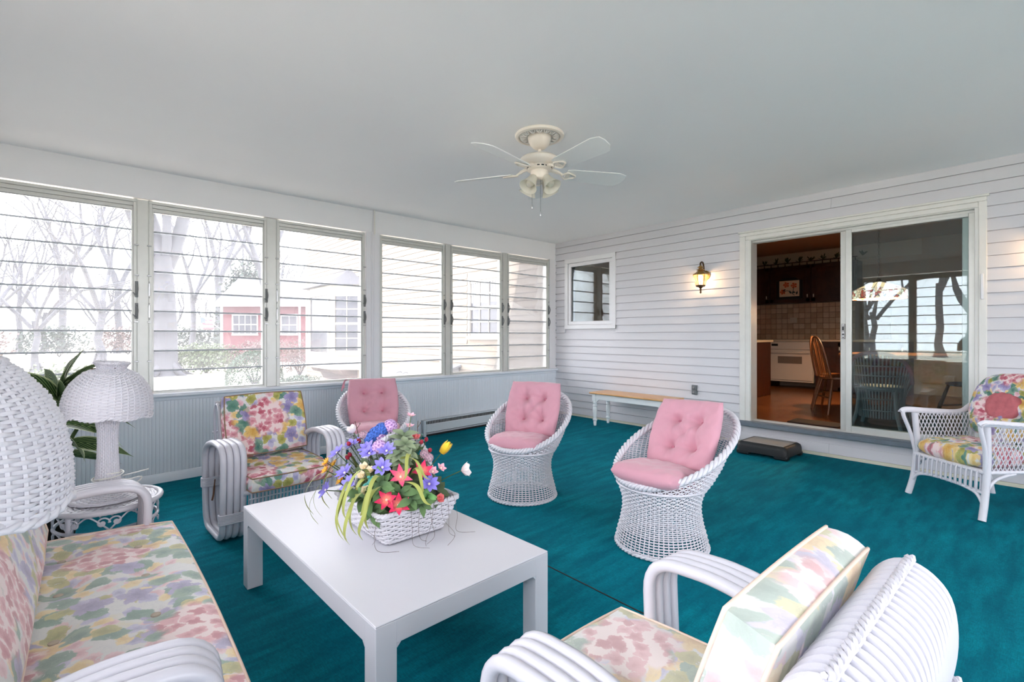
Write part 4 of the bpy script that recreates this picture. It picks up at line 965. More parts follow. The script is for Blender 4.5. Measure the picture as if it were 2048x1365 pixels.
# --- wicker armchair with lattice arms by the door
ang = math.atan2(.636, -.77); ca = thing('wicker_armchair', 'white wicker armchair with lattice arms and floral cushions beside the sliding door', 'armchair', (4.83, .37, fz(4.8)), ang)
def bar(name, pts, r, n=8, seg=5, mat='wicker_white'): return MB().tube(catmull(pts, seg) if len(pts) > 2 else pts, r, n).build(name, mat, ca, 60)
for s in (-1, 1):
    bar('leg', [(.305, s * .285, 0), (.27, s * .272, .16), (.25, s * .268, .40), (.262, s * .275, .62)], .021)
    bar('leg', [(-.32, s * .24, 0), (-.27, s * .25, .30), (-.28, s * .26, .45)], .020)
    bar('arm_front', [(.262, s * .262, .30), (.285, s * .285, .46), (.330, s * .30, .60), (.325, s * .30, .635)], .013)
    arm = catmull([(.345, s * .305, .625), (.30, s * .305, .642), (.10, s * .31, .628), (-.12, s * .315, .62), (-.22, s * .32, .665), (-.30, s * .29, .76), (-.37, s * .20, .86), (-.39, 0, .90)], 6); m = MB(); m.tube(arm, .022, 8, flat=.6); m.build('arm_rail', 'wicker_white', ca, 60)
    m = MB(); braid(m, [(x, y + s * .022, z) for x, y, z in arm], .004, .005, 22, 2, 5, False); m.build('arm_braid', 'wicker_white', ca, 60)
    m = MB()                                                  # diagonal lattice under the arm
    for k in range(-9, 19):
        for dr in (1, -1):
            x0 = -.24 + k * .030; pts = []
            for q in range(9):
                z = .315 + q * .038; x = x0 + dr * (q * .019) + (0 if dr > 0 else .15)
                if -.24 <= x <= .235: pts.append((x, s * (.268 + .03 * (z - .31) / .3 + .002 * dr), z))
            if len(pts) > 1: m.tube(pts, .0034, 5)
    stuff(m.build('lattice_panel', 'wicker_white', ca, 60))
    bar('side_rail', [(.255, s * .268, .31), (-.27, s * .255, .31)], .014); bar('side_brace', [(.28, s * .274, .16), (.20, s * .27, .26), (.06, s * .266, .30)], .011); bar('front_brace', [(.287, s * .275, .10), (.28, s * .22, .165), (.275, s * .10, .188)], .011)
bar('front_rail', [(.262, -.27, .31), (.262, .27, .31)], .017); bar('front_stretcher', [(.275, -.275, .175), (.272, 0, .19), (.275, .275, .175)], .012); bar('back_rail', [(-.28, -.25, .31), (-.28, .25, .31)], .015)
sp = MB().tube(rounded([(.282, -.008, .31), (.290, -.008, .185), (.258, -.008, .183), (.252, -.008, .325)], .014, 3), .0068, 6, True).mesh('spindle', 'wicker_white')
for k in range(14): inst('spindle', sp, ca, (0, -.238 + k * .0366, 0))
MB().box(-.27, .25, -.25, .25, .30, .318, .004).build('seat_deck', 'wicker_white', ca, 30)
m = MB(); rows = 30
for i in range(rows):
    z = .33 + i * .0175; P = []
    for q in range(34):
        a = -1 + 2 * q / 33; hmax = .62 + .27 * (1 - abs(a) ** 2.2)
        if z < hmax: P.append((-.29 - .10 * (z - .33) / .5 - .05 * (1 - a * a) + (.004 if (q + i) % 2 else -.004), a * .30, z))
    if len(P) > 3: m.tube(P, .006, 5)
for q in range(17): a = -1 + 2 * q / 16; h = .62 + .27 * (1 - abs(a) ** 2.2); m.tube([(-.29 - .05 * (1 - a * a), a * .295, .31), (-.29 - .10 * (h - .33) / .5 - .05 * (1 - a * a), a * .30, h)], .005, 5)
stuff(m.build('woven_back', 'wicker_white', ca, 60))
A = T(4.83, .37, fz(4.8)) @ RZ(ang)
pm = pillow(.47, .53, .14, [], k=.45, seed=5, p=5); o = pm.build('seat_cushion', 'floral_deep', None, 60); o.matrix_world = A @ T(.075, 0, .39) @ RY(math.radians(3)); tag(o, 'plump floral seat cushion in the lattice-armed wicker armchair', 'cushion')
pm = pillow(.56, .52, .19, [(.13 * math.cos(a), .12 * math.sin(a)) for a in (.5, 2.6, 3.7, 5.7)], k=.75, seed=9, dep=.03, sig=.045, crease=False); o = pm.build('back_cushion', 'floral_deep', None, 60); o.matrix_world = A @ bk(-.215, .69, -16); tag(o, 'round tufted floral back cushion in the lattice-armed wicker armchair', 'cushion')
pm = pillow(.24, .21, .07, [], k=.95, n=20, seed=4); c_ = pm.build('center_panel', 'cushion_rose', o, 60, (0, 0, .070))

# --- flower basket
BX, BY, BZ = 1.083, 2.035, fz(1.0) + .4145
b = thing('flower_basket', 'white woven rectangular basket with handle on the coffee table', 'basket', (BX, BY, BZ), math.radians(1))
def rrect(hx, hy, r, n): 
    P = rounded([(hx, hy, 0), (-hx, hy, 0), (-hx, -hy, 0), (hx, -hy, 0)], r, 4); P = P + [P[0]]; d = [0]
    for i in range(1, len(P)): d.append(d[-1] + math.dist(P[i], P[i - 1]))
    s = np.linspace(0, d[-1], n, endpoint=False); A_ = np.array(P); return np.stack([np.interp(s, d, A_[:, 0]), np.interp(s, d, A_[:, 1])], -1)
def bask(v, n):
    hx = .142 + .055 * v ** .8; hy = .178 + .045 * v ** .8; R_ = rrect(hx, hy, .025, n); sag = 0.0
    P = np.concatenate([R_, np.full((n, 1), v * .135)], 1); Tn = np.roll(P, -1, 0) - np.roll(P, 1, 0); N = np.cross(Tn, (0, 0, 1.0)); N /= np.linalg.norm(N, axis=1, keepdims=True); N = N * np.sign((N * P).sum(1))[:, None]; return P, N
m = MB(); nst = 44; K = nst * 3
for i in range(12):
    P, N = bask((i + .7) / 12.4, K); ph = np.cos(np.arange(K) * PI / 3 + PI * (i % 2)); m.strands(P + N * (.0048 * ph)[:, None], N, .0034, .0050, 6, True)
for q in range(nst):
    P = []; 
    for v in (0, .25, .5, .75, 1.0): P.append(tuple(bask(v, K)[0][q * 3]))
    m.tube(P, .0036, 5)
stuff(m.build('woven_sides', 'wicker_white', b, 60))
MB().box(-.138, .138, -.172, .172, 0, .008, .002).build('bottom', 'wicker_white', b, 30)
m = MB(); braid(m, bask(1.0, 120)[0], .006, .0062, 34, 3, 6); m.build('rim_braid', 'wicker_white', b, 60)
m = MB(); braid(m, bask(0.03, 120)[0], .004, .005, 30, 2, 6); m.build('foot_braid', 'wicker_white', b, 60)
hp = [(-.195 * math.cos(a) * 1.0, 0, .13 + .275 * math.sin(a) ** .8) for a in np.linspace(0, PI, 60)]; m = MB(); braid(m, [(x, .004 * math.sin(i), z) for i, (x, _, z) in enumerate(hp)], .0075, .0085, 13, 3, 6, False); m.build('handle', 'wicker_white', b, 60)
MB().box(-.135, .135, -.168, .168, .03, .115, .01).build('moss_block', 'leaf_dark', b, 30)

FL = {
    'violet': [(0.988, 1.939, 0.699), (0.947, 1.895, 0.644), (0.869, 2.098, 0.593), (0.851, 2.006, 0.566), (0.946, 2.039, 0.696), (0.931, 2.155, 0.699), (1.11, 1.793, 0.565), (0.809, 2.159, 0.514), (0.865, 2.174, 0.668), (0.937, 1.998, 0.686)],
    'lily': [(0.997, 1.831, 0.609)],
    'hot': [(0.934, 1.833, 0.526), (0.972, 1.804, 0.504), (1.09, 1.817, 0.617)],
    'tulip': [(1.273, 1.947, 0.644)],
    'rose': [(1.334, 1.871, 0.565)],
    'cream': [(0.901, 1.959, 0.637), (0.884, 1.946, 0.605), (0.881, 1.906, 0.556), (0.907, 1.927, 0.625)],
    'daisy': [(0.82, 2.181, 0.63), (0.815, 2.176, 0.597), (0.848, 2.171, 0.619), (0.861, 2.124, 0.553)],
    'blue': [(1.05, 2.109, 0.76), (1.006, 2.127, 0.722), (1.026, 2.119, 0.743)],
    'lilac': [(1.084, 2.092, 0.775), (1.042, 2.11, 0.726), (0.978, 1.986, 0.71)],
    'bud': [(0.919, 2.159, 0.695), (0.96, 2.145, 0.704), (0.921, 2.152, 0.647), (1.153, 1.932, 0.706), (1.218, 1.999, 0.696), (0.911, 2.154, 0.635), (1.17, 1.89, 0.674)],
    'coral': [(1.148, 1.971, 0.722), (1.153, 1.787, 0.494)],
    'blush': [(1.144, 1.82, 0.606), (1.206, 1.849, 0.604), (1.166, 2.044, 0.816), (1.16, 2.046, 0.767)],
    'white': [(0.935, 2.159, 0.754)],
    'mauve': [(0.976, 2.142, 0.741), (1.136, 1.874, 0.674), (1.153, 1.863, 0.658)],
    'leafG': [(0.925, 1.868, 0.588), (0.864, 1.925, 0.534), (0.89, 1.87, 0.479), (1.022, 1.788, 0.523), (0.985, 1.81, 0.555), (0.923, 1.854, 0.558), (0.884, 1.889, 0.529), (1.066, 1.777, 0.497)],
    'leafGrey': [(1.069, 1.922, 0.712), (1.026, 1.894, 0.688), (1.068, 1.889, 0.693), (1.094, 1.987, 0.735), (1.025, 1.873, 0.672)],
    'bright': [(1.093, 1.78, 0.519)],
    'dark': [(0.966, 1.854, 0.617), (1.042, 1.823, 0.619), (1.168, 1.809, 0.568), (0.901, 1.893, 0.582), (0.974, 1.828, 0.582), (1.023, 1.809, 0.586), (1.086, 1.84, 0.648), (0.946, 1.847, 0.583), (1.181, 1.802, 0.526), (0.91, 1.979, 0.656), (0.933, 1.883, 0.617), (1.096, 1.809, 0.602)],
    'aqua': [(0.901, 1.91, 0.603), (0.887, 1.913, 0.58), (1.206, 2.011, 0.732)],
    'strap': [(0.843, 1.993, 0.531), (0.86, 2.148, 0.527), (0.844, 2.147, 0.504), (0.873, 1.899, 0.509), (0.9, 1.87, 0.539), (1.02, 1.854, 0.652), (1.049, 1.855, 0.661), (0.995, 1.808, 0.563), (1.054, 1.814, 0.609), (0.898, 2.161, 0.649), (0.823, 2.161, 0.536), (0.849, 1.958, 0.519)],
}
fr0 = random.Random(31)
for _ in range(20):
    a = fr0.uniform(0, 6.28); e = fr0.uniform(.15, 1.3); FL['dark' if _ % 2 else 'leafG'].append((1.083 + .19 * math.cos(a) * math.cos(e), 2.035 + .20 * math.sin(a) * math.cos(e), .47 + .20 * math.sin(e)))
for _ in range(9):
    a = fr0.uniform(2.2, 4.0); FL['strap'].append((1.083 + fr0.uniform(.17, .25) * math.cos(a), 2.035 + .24 * math.sin(a), fr0.uniform(.50, .60)))
frnd = random.Random(77); CEN = Vector((BX, BY, BZ + .06))
def frame(n, roll):
    n = Vector(n).normalized(); u = n.orthogonal().normalized(); v = n.cross(u); M = Matrix((u, v, n)).transposed().to_4x4(); return M @ RZ(roll)
def petal_mesh(L, W, cup, mat, tip=.5, n=6, start=.10):
    P = []
    for i in range(n + 1):
        u = i / n; w = W * math.sin(PI * (start + (1 - start) * u) ** tip) if i < n else W * .08; row = []
        for j in range(-1, 2): row.append((u * L, j * w, cup * u * u * L + abs(j) * w * .35))
        P.append(row)
    return MB().grid(P).mesh('petal', mat, 80)
PM = {k: petal_mesh(*v) for k, v in dict(violet=(.046, .0108, .15, 'petal_violet', 1.5), lily=(.054, .0125, .25, 'petal_pink', .8), hot=(.050, .0128, .22, 'petal_hot', .8), cream=(.023, .013, .9, 'petal_cream', 1.3), daisy=(.026, .005, .3, 'petal_orange', 1.2), rose=(.042, .022, .75, 'petal_white', 1.6),
      blush=(.026, .009, .3, 'petal_blush', 1.2), white=(.03, .018, .9, 'petal_white', 1.5), coral=(.024, .014, .9, 'petal_coral', 1.4)).items()}
def floret_mesh(mat, n, R, s):
    r = random.Random(n); m = MB()
    for k in range(n):
        z = 1 - 1.5 * (k + .5) / n; a = k * 2.4; q = math.sqrt(max(0, 1 - z * z)); d = Vector((q * math.cos(a), q * math.sin(a), z)); F = T(*(d * R)) @ frame(d, r.uniform(0, 6))
        for j in range(4):
            M = F @ RZ(j * PI / 2); m.add([tuple(M @ Vector(p)) for p in ((0, 0, 0), (s * .6, -s * .45, s * .15), (s, 0, s * .05), (s * .6, s * .45, s * .15))], [(0, 1, 2, 3)], [(0, .5), (.6, 0), (1, .5), (.6, 1)])
    return m.mesh('florets', mat, 60)
HYD = {k: floret_mesh(*v) for k, v in dict(blue=('petal_blue', 46, .030, .015), lilac=('petal_lilac', 44, .030, .013), mauve=('petal_mauve', 20, .018, .010)).items()}
EYE = MB().lathe([(.006, 0), (.0055, .003), (.003, .006), (0, .007)], 8).mesh('eye', 'flower_eye'); EYE2 = MB().lathe([(.010, 0), (.009, .006), (.004, .010), (0, .011)], 10).mesh('eye', 'petal_yellow')
BUD = MB().lathe([(0, 0), (.006, .003), (.010, .010), (.009, .018), (.004, .024), (0, .026)], 8).mesh('bud', 'petal_red')
TUL = {}
INFO = dict(violet=('violet_daisy', 'violet daisy-like silk flower in the basket', 'violet flowers in the basket'), lily=('pink_lily', 'rosy pink pointed lily in the middle of the basket', None), hot=('pink_lily', 'hot pink pointed lily low in the basket', 'hot pink lilies'),
    tulip=('tulip', 'yellow tulip leaning out of the basket', None), rose=('rose', 'pale pink rose reaching out past the basket rim', None), cream=('cream_rose', 'small cream rose in the basket', 'cream roses in the basket'), daisy=('orange_daisy', 'small orange yellow daisy at the basket side', 'orange daisies in the basket'),
    blue=('hydrangea', 'deep blue hydrangea head at the back of the basket', 'blue hydrangeas in the basket'), lilac=('lilac', 'lilac blossom cluster high in the basket', 'lilac clusters in the basket'), bud=('red_berry', 'small crimson bud on a thin stem in the basket', 'red buds in the basket'),
    coral=('coral_bloom', 'small coral pink bloom at the basket edge', 'coral blooms in the basket'), blush=('blush_bloom', 'pale pink star blossom in the basket', 'pale pink blossoms in the basket'), white=('white_bloom', 'round white blossom at the back of the basket', None), mauve=('mauve_cluster', 'dusty mauve flower cluster in the basket', 'mauve clusters in the basket'))
NP = dict(violet=8, lily=6, hot=6, cream=9, daisy=12, rose=11, blush=5, white=10, coral=7)
def stem(t, p, r=.0022, side=0.0):
    a = Vector((BX + (p.x - BX) * .35, BY + (p.y - BY) * .35, BZ + .10)) - p; mid = a * .5 + Vector((0, 0, .02)); m = MB(); m.tube(catmull([(0, 0, 0), tuple(mid), tuple(a)], 4), r, 5); m.build('stem', 'stem_green', t, 60)
ALT = {('hot', 0): ('hot pink pointed lily beside its twin at the basket front rim', 'hot pink twin lilies'), ('hot', 1): ('hot pink pointed lily beside its twin at the basket front rim', 'hot pink twin lilies'), ('hot', 2): ('hot pink pointed lily beside the pale pink star blossoms', None),
    ('lilac', 0): ('lilac blossom cluster standing behind the blue hydrangeas', None), ('lilac', 1): ('lilac blossom cluster in front of the basket handle', 'lilac clusters before the handle'), ('lilac', 2): ('lilac blossom cluster in front of the basket handle', 'lilac clusters before the handle'),
    ('coral', 0): ('small coral bloom beside the grey green leaves and crimson buds', None), ('coral', 1): ('small coral bloom at the basket corner below the violet daisies', None),
    ('blush', 0): ('pale pink star blossom near the pale rose', 'pale pink blossoms near the rose'), ('blush', 1): ('pale pink star blossom near the pale rose', 'pale pink blossoms near the rose'), ('blush', 2): ('pale pink star blossom on a tall stem at the back of the basket', 'tall pale pink blossoms'), ('blush', 3): ('pale pink star blossom on a tall stem at the back of the basket', 'tall pale pink blossoms'),
    ('mauve', 0): ('dusty mauve cluster beside the round white blossom', None), ('mauve', 1): ('dusty mauve cluster beside the yellow tulip', 'mauve clusters by the tulip'), ('mauve', 2): ('dusty mauve cluster beside the yellow tulip', 'mauve clusters by the tulip')}
for kind, (nm, lab0, grp0) in INFO.items():
    for ip, p in enumerate(FL[kind]):
        lab, grp = ALT.get((kind, ip), (lab0, grp0))
        p = Vector(p); out = (p - CEN).normalized(); out = (out + Vector((-.25, -.3, .25)) * .9).normalized(); t = thing(nm, lab, 'flower', p, 0, grp); stem(t, p); F = frame(out, frnd.uniform(0, 6))
        if kind in HYD: o = inst('florets', HYD[kind], t); o.matrix_basis = F; stuff(o); continue
        if kind == 'bud': o = inst('bud', BUD, t); o.matrix_basis = F; continue
        if kind == 'tulip':
            F = frame((.55, -.25, .75), 0)
            for q in range(6):
                P = [];
                for i in range(8):
                    u = i / 7; r_ = (.021 if q % 2 else .018) * math.sin(PI * (.14 + .62 * u) ** .9) ** .7 + .001; w = .6 * (1 - u ** 3) + .05; P.append([(r_ * math.cos(q * PI / 3 + s * w), r_ * math.sin(q * PI / 3 + s * w), u * .066) for s in (-1, -.5, 0, .5, 1)])
                o = MB().grid(P).build('petal', 'petal_yellow', t, 80); o.matrix_basis = F
            continue
        n = NP[kind]; lay = 2 if kind in ('rose', 'white', 'cream', 'coral') else 1
        if kind == 'rose': F = frame((.75, -.35, .1), .4)
        for q in range(n):
            inner = lay == 2 and q % 2; o = inst('petal', PM[kind], t); o.matrix_basis = F @ RZ(2 * PI * q / n + frnd.uniform(-.1, .1)) @ RY(math.radians(-12 - (38 if inner else 0) + frnd.uniform(-8, 8))) @ Matrix.Scale(.75 if inner else 1, 4)
        o = inst('eye', EYE2 if kind in ('daisy',) else EYE, t); o.matrix_basis = F @ T(0, 0, .002)
# foliage: leafy sprigs and curling strap leaves
LM = {k: petal_mesh(L, W, c, mt, 1.1, 6) for k, (L, W, c, mt) in dict(leafG=(.068, .017, -.25, 'leaf_green'), leafGrey=(.066, .019, -.2, 'leaf_grey'), bright=(.048, .013, -.3, 'leaf_bright'), dark=(.068, .018, -.2, 'leaf_dark'), aqua=(.026, .010, -.1, 'leaf_aqua')).items()}
SPL = dict(leafG=('green leafy sprig in the flower basket', 'green sprigs in the basket'), leafGrey=('grey green broad-leaved sprig in the flower basket', 'grey green sprigs'), bright=('bright green leaf rosette over the basket rim', None), dark=('dark green leafy sprig deep in the flower basket', 'dark sprigs in the basket'), aqua=('small aqua leaf sprig in the flower basket', 'aqua sprigs in the basket'))
for kind, (lab, grp) in SPL.items():
    for p in FL[kind]:
        p = Vector(p); out = (p - CEN).normalized()
        if kind == 'dark': p = p - out * .035
        t = thing('leaf_sprig', lab, 'leaves', p, 0, grp); stem(t, p); F = frame((out + Vector((-.2, -.25, .1))).normalized(), frnd.uniform(0, 6))
        for q in range({'bright': 9, 'leafGrey': 9, 'aqua': 4, 'dark': 9}.get(kind, 7)):
            o = inst('leaf', LM[kind], t); o.matrix_basis = T(*(out * frnd.uniform(-.03, .012))) @ F @ RZ(q * 2.4) @ RY(math.radians(frnd.uniform(-30, 12))) @ Matrix.Scale(frnd.uniform(.7, 1.15), 4)
for i, p in enumerate(FL['strap']):
    p = Vector(p); out = Vector((p.x - BX, p.y - BY, 0)).normalized(); t = thing('strap_leaf', 'curling olive green strap leaf spilling from the basket', 'leaves', p, 0, 'olive strap leaves in the basket')
    far = i in (0, 1, 2, 10, 11, 3) or i > 14; L = .17 if far else .10; rise = .05 if far else .03; b0 = Vector((BX + (p.x - BX) * .5, BY + (p.y - BY) * .5, BZ + .11)) - p; sd = out.cross(Vector((0, 0, 1))) * frnd.uniform(-.05, .05)
    ctrl = [b0, b0 * .4 + Vector((0, 0, .03)), Vector((0, 0, rise)), out * L * .35 + Vector((0, 0, rise * .7)) + sd, out * L * .62 + Vector((0, 0, -.04)) + sd * 1.6, out * L * .6 + Vector((0, 0, -.10 if far else -.06)) + sd * 2.2]
    if far: ctrl.append(out * L * .42 + Vector((0, 0, -.145)) + sd * 2.0)
    ctrl = [Vector((c.x, c.y, max(c.z, BZ + .012 - p.z))) for c in ctrl]
    path = catmull([tuple(c) for c in ctrl], 5); P = []; nP = len(path); sdv = out.cross(Vector((0, 0, 1))).normalized()
    for k, q in enumerate(path): u = k / (nP - 1); w = .0085 * min(1, 3 * u + .4) * (1 - u ** 4) + .0006; P.append([tuple(Vector(q) + (sdv + Vector((0, 0, .35 * math.sin(u * 5 + i)))) * (s * w)) for s in (-1, 0, 1)])
    MB().grid(P).build('blade', 'strap_olive', t, 80)
for (x, y, z), top, lab in (((.99, 2.13, BZ + .10), (.955, 2.19, .80), 'bare brown twig standing up at the left of the basket'), ((1.02, 2.12, BZ + .10), (.985, 2.16, .755), 'short bare twig beside the blue hydrangeas'), ((1.18, 2.08, BZ + .10), (1.255, 2.13, .775), 'bare dark twig rising beside the yellow tulip')):
    m = MB(); a, c = Vector((x, y, z)), Vector(top); mid = a.lerp(c, .5) + Vector((.008, -.006, 0)); m.tube(catmull([tuple(a), tuple(mid), tuple(c)], 5), [.0028] * 6 + [.0018] * 5, 5)
    for f, dx in ((.6, .02), (.75, -.018), (.9, .014)): q = a.lerp(c, f); m.tube([tuple(q), tuple(q + Vector((dx, -dx * .5, .022)))], [.0018, .001], 5); m.lathe([(0, 0), (.003, .004), (0, .010)], 6, T(*(q + Vector((dx, -dx * .5, .020)))))
    tag(m.build('twig', 'twig_brown'), lab, 'twig')
for i in range(9):                                            # wiry grass trailing on the table in front of the basket
    r = random.Random(i + 40); y0 = BY - .215; x0 = BX - .12 + i * .035; z = BZ + .15; front = r.uniform(.05, .16)
    if i < 2: x0, y0 = BX - .19, BY - .18 + .12 * i
    m = MB(); m.tube(catmull([(x0, y0 + .03, z - .02), (x0 + r.uniform(-.01, .01), y0 - .02, z + .012), (x0 + r.uniform(-.02, .02), y0 - .035, BZ + .07), (x0 + r.uniform(-.04, .04), y0 - front * .6, BZ + .012), (x0 + r.uniform(-.08, .06), y0 - front, BZ + .003)], 6), .0007, 4)
    tag(m.build('grass_strand', 'twig_brown'), 'thin wiry grass strand trailing over the basket rim onto the table', 'grass strand', 'wiry grass strands')
# ================================================================== the kitchen behind the sliding door
KX0, KX1, KY0, KY1, KZ0, KZ1 = XR + .13, 10.2, -2.0, 5.25, .25, 2.79
struct('floor_kitchen', MB().box(KX0 - .02, KX1 + .1, KY0 - .1, KY1 + .1, KZ0 - .1, KZ0), 'kitchen_floor'); struct('ceiling_kitchen', MB().box(KX0 - .02, KX1 + .1, KY0 - .1, KY1 + .1, KZ1, KZ1 + .1), 'kitchen_ceiling')
m = MB(); m.box(KX1, KX1 + .1, KY0 - .1, KY1 + .1, KZ0 - .1, KZ1 + .1); wk = struct('wall_kitchen', m, 'kitchen_wall')
m = MB(); m.box(KX0 - .02, KX1 + .1, KY0 - .2, KY0, KZ0 - .1, KZ1 + .1); m.box(KX0 - .02, KX1 + .1, KY1, KY1 + .2, KZ0 - .1, KZ1 + .1); struct('wall_kitchen_side', m, 'kitchen_wall')
tm = [MB().box(-.008, 0, -.046, .046, -.046, .046, .003).mesh('tile', n) for n in [plain('tile_%s' % k, c, .45, .12, 20).name for k, c in (('sand', (198, 170, 140)), ('tan', (186, 156, 126)), ('pale', (208, 182, 154)))]]
gr = MB().box(KX1 - .012, KX1, 1.9, 4.5, 1.13, 1.83).build('grout_bed', 'grout', wk, 0); tr = random.Random(3)
for i in range(20):
    for j in range(7): inst('tile', tr.choice(tm), wk, (KX1 - .012, 2.45 + i * .1, 1.185 + j * .1))
m = MB(); m.box(KX1 - .006, KX1, 1.5, 5.2, 2.53, KZ1 - .005); bp = m.build('wallpaper_border', 'border_paper', wk, 0)
for i in range(14):                                           # printed plant motifs of the border
    m = MB(); y = 2.3 + i * .2; r = random.Random(i)
    for q in range(9): a = r.uniform(.3, 2.8); L = r.uniform(.03, .075); x_ = KX1 - .0075; m.add([(x_, y, 2.6), (x_, y + L * math.cos(a) - .012, 2.6 + L * math.sin(a) * 1.4), (x_, y + L * math.cos(a) * 1.3, 2.6 + L * math.sin(a) * 1.9), (x_, y + L * math.cos(a) + .012, 2.6 + L * math.sin(a) * 1.4)], [(0, 1, 2, 3)])
    m.build('plant_motif', 'border_green', bp, 0)
def cabinet(name, label, x0, x1, y0, y1, z0, z1, doors, knob_side=1, vertical_face='X', panel=True):
    t = thing(name, label, 'cabinet', ((x0 + x1) / 2, (y0 + y1) / 2, z0)); ox, oy, oz = (x0 + x1) / 2, (y0 + y1) / 2, z0
    MB().box(x0 - ox, x1 - ox, y0 - oy, y1 - oy, 0, z1 - z0, .003).build('body', 'cabinet_wood', t, 30)
    w = (y1 - y0) / max(1, doors)
    for k in range(doors):
        a, b = y0 - oy + k * w + .012, y0 - oy + (k + 1) * w - .012; m = MB(); fx = x0 - ox; m.box(fx - .02, fx, a, b, .015, z1 - z0 - .015, .003); m.box(fx - .026, fx - .02, a, a + .06, .015, z1 - z0 - .015, .002); m.box(fx - .026, fx - .02, b - .06, b, .015, z1 - z0 - .015, .002); m.box(fx - .026, fx - .02, a, b, .015, .075, .002); m.box(fx - .026, fx - .02, a, b, z1 - z0 - .075, z1 - z0 - .015, .002); m.box(fx - .026, fx - .02, a + .085, b - .085, .10, z1 - z0 - .10, .004)
        d = m.build('door', 'cabinet_wood', t, 30); ky = (a + .035) if knob_side > 0 else (b - .035); kz = .12 if z0 > 1.5 else z1 - z0 - .12
        MB().box(fx - .045, fx - .028, ky - .008, ky + .008, kz - .03, kz + .03, .005).build('handle', 'knob_white', d, 30)
    return t
cabinet('wall_cabinet', 'dark wood wall cabinet on the kitchen back wall, far end of the row', 9.86, KX1 - .01, 3.70, 4.35, 1.81, 2.50, 1, 1); mid = cabinet('wall_cabinet', 'dark wood wall cabinet with a framed flower panel on its door', 9.86, KX1 - .01, 3.00, 3.695, 1.81, 2.50, 1, 1); cabinet('wall_cabinet', 'dark wood wall cabinet on the kitchen back wall, next to the sliding door frame', 9.86, KX1 - .01, 2.30, 2.995, 1.81, 2.50, 1, -1)
fx = 9.86 - .028
def mid_panel(cab):
    o = inst('flower_panel', None, cab, (fx - cab.location.x, 3.345 - cab.location.y, .07)); o['label'] = 'cream glass panel with orange flowers'; return o
fp = mid_panel(mid)
MB().prism([(-.22, 0), (.22, 0), (.22, .34), (.16, .36), (.10, .40), (-.10, .40), (-.16, .36), (-.22, .34)], .008, RY(-PI / 2) @ RZ(-PI / 2) @ Matrix.Scale(-1, 4, (1, 0, 0))).build('frame', 'black_plastic', fp, 30)
plain('panel_cream', (226, 204, 176), .4, .06, 12); plain('panel_orange', (206, 96, 44), .4, .2, 30); plain('panel_leaf', (44, 66, 62), .4, .2, 30)
MB().box(-.014, -.008, -.17, .17, .05, .345, .002).build('glass_field', 'panel_cream', fp, 30)
for (cy_, cz, s) in ((.05, .27, .055), (-.08, .25, .055), (.11, .14, .05)):
    m = MB()
    for q in range(5): a = q * 1.2566 + .3; m.prism([(0, 0), (s * .75, -s * .4), (s, 0), (s * .75, s * .4)], .004, T(-.014, cy_, cz) @ RY(-PI / 2) @ RZ(a))
    m.build('petals', 'panel_orange', fp, 30)
m = MB(); m.tube(catmull([(-.017, .11, .12), (-.017, .04, .16), (-.017, -.02, .13), (-.017, -.09, .07)], 5), .005, 5); m.tube([(-.017, -.08, .22), (-.017, -.06, .10)], .005, 5)
for cy_, cz, a in ((-.03, .10, .4), (-.11, .12, 1.4), (.06, .19, 2.2), (-.12, .08, -.3)): m.prism([(0, 0), (.03, -.018), (.07, 0), (.03, .018)], .004, T(-.014, cy_, cz) @ RY(-PI / 2) @ RZ(a))
m.build('leaves', 'panel_leaf', fp, 30)
t = thing('gallery_rail', 'little dark wood gallery rail along the kitchen cabinet tops', 'rail', (9.88, 3.3, 2.50)); MB().box(-.012, .012, -1.0, 1.05, .05, .065, .004).build('rail', 'cabinet_wood', t, 30)
sm = MB().lathe([(.006, 0), (.010, .015), (.006, .03), (.008, .05)], 8).mesh('spindle', 'cabinet_wood')
for k in range(17): inst('spindle', sm, t, (0, -.97 + k * .123, 0))
cabinet('base_cabinet', 'dark wood base cabinet beside the white oven, towards the table', 9.62, KX1 - .01, 1.6, 2.86, KZ0, 1.10, 3)
cabinet('base_cabinet', 'dark wood base cabinet beside the white oven, in the far corner', 9.62, KX1 - .01, 3.64, 4.5, KZ0, 1.10, 2)
cabinet('peninsula_cabinet', 'dark wood cabinet block standing out from the left kitchen side', 7.68, 8.30, 3.10, 4.6, KZ0, 1.10, 2); cabinet('wall_cabinet', 'dark wood wall cabinet hanging above the peninsula block', 7.7, 8.1, 3.30, 4.3, 1.82, 2.50, 1)
tag(MB().box(9.59, KX1 - .013, 1.6, 4.5, 1.10, 1.135, .005).build('countertop', 'counter'), 'beige countertop along the kitchen back wall', 'countertop'); tag(MB().box(7.65, 8.33, 3.07, 4.62, 1.10, 1.135, .005).build('countertop', 'counter'), 'beige countertop of the peninsula block', 'countertop')
t = thing('wall_oven', 'white built-in oven under the kitchen counter', 'oven', (9.6, 3.25, .37)); MB().box(-.0, .55, -.37, .37, 0, .725, .003).build('body', 'oven_white', t, 30)
d = MB().box(-.035, -.002, -.365, .365, .03, .56, .006).build('door', 'oven_white', t, 30); MB().box(-.038, -.034, -.2, .2, .33, .46, .002).build('window', 'oven_window', d, 30); m = MB(); m.tube([(-.065, -.33, .525), (-.065, .33, .525)], .012, 8); m.box(-.065, -.034, -.32, -.29, .515, .535); m.box(-.065, -.034, .29, .32, .515, .535); m.build('handle', 'oven_white', d, 40)
p_ = MB().box(-.03, -.002, -.365, .365, .585, .72, .006).build('control_panel', 'oven_white', t, 30); MB().box(-.033, -.029, .20, .31, .645, .685, .002).build('display', 'black_plastic', p_, 30)
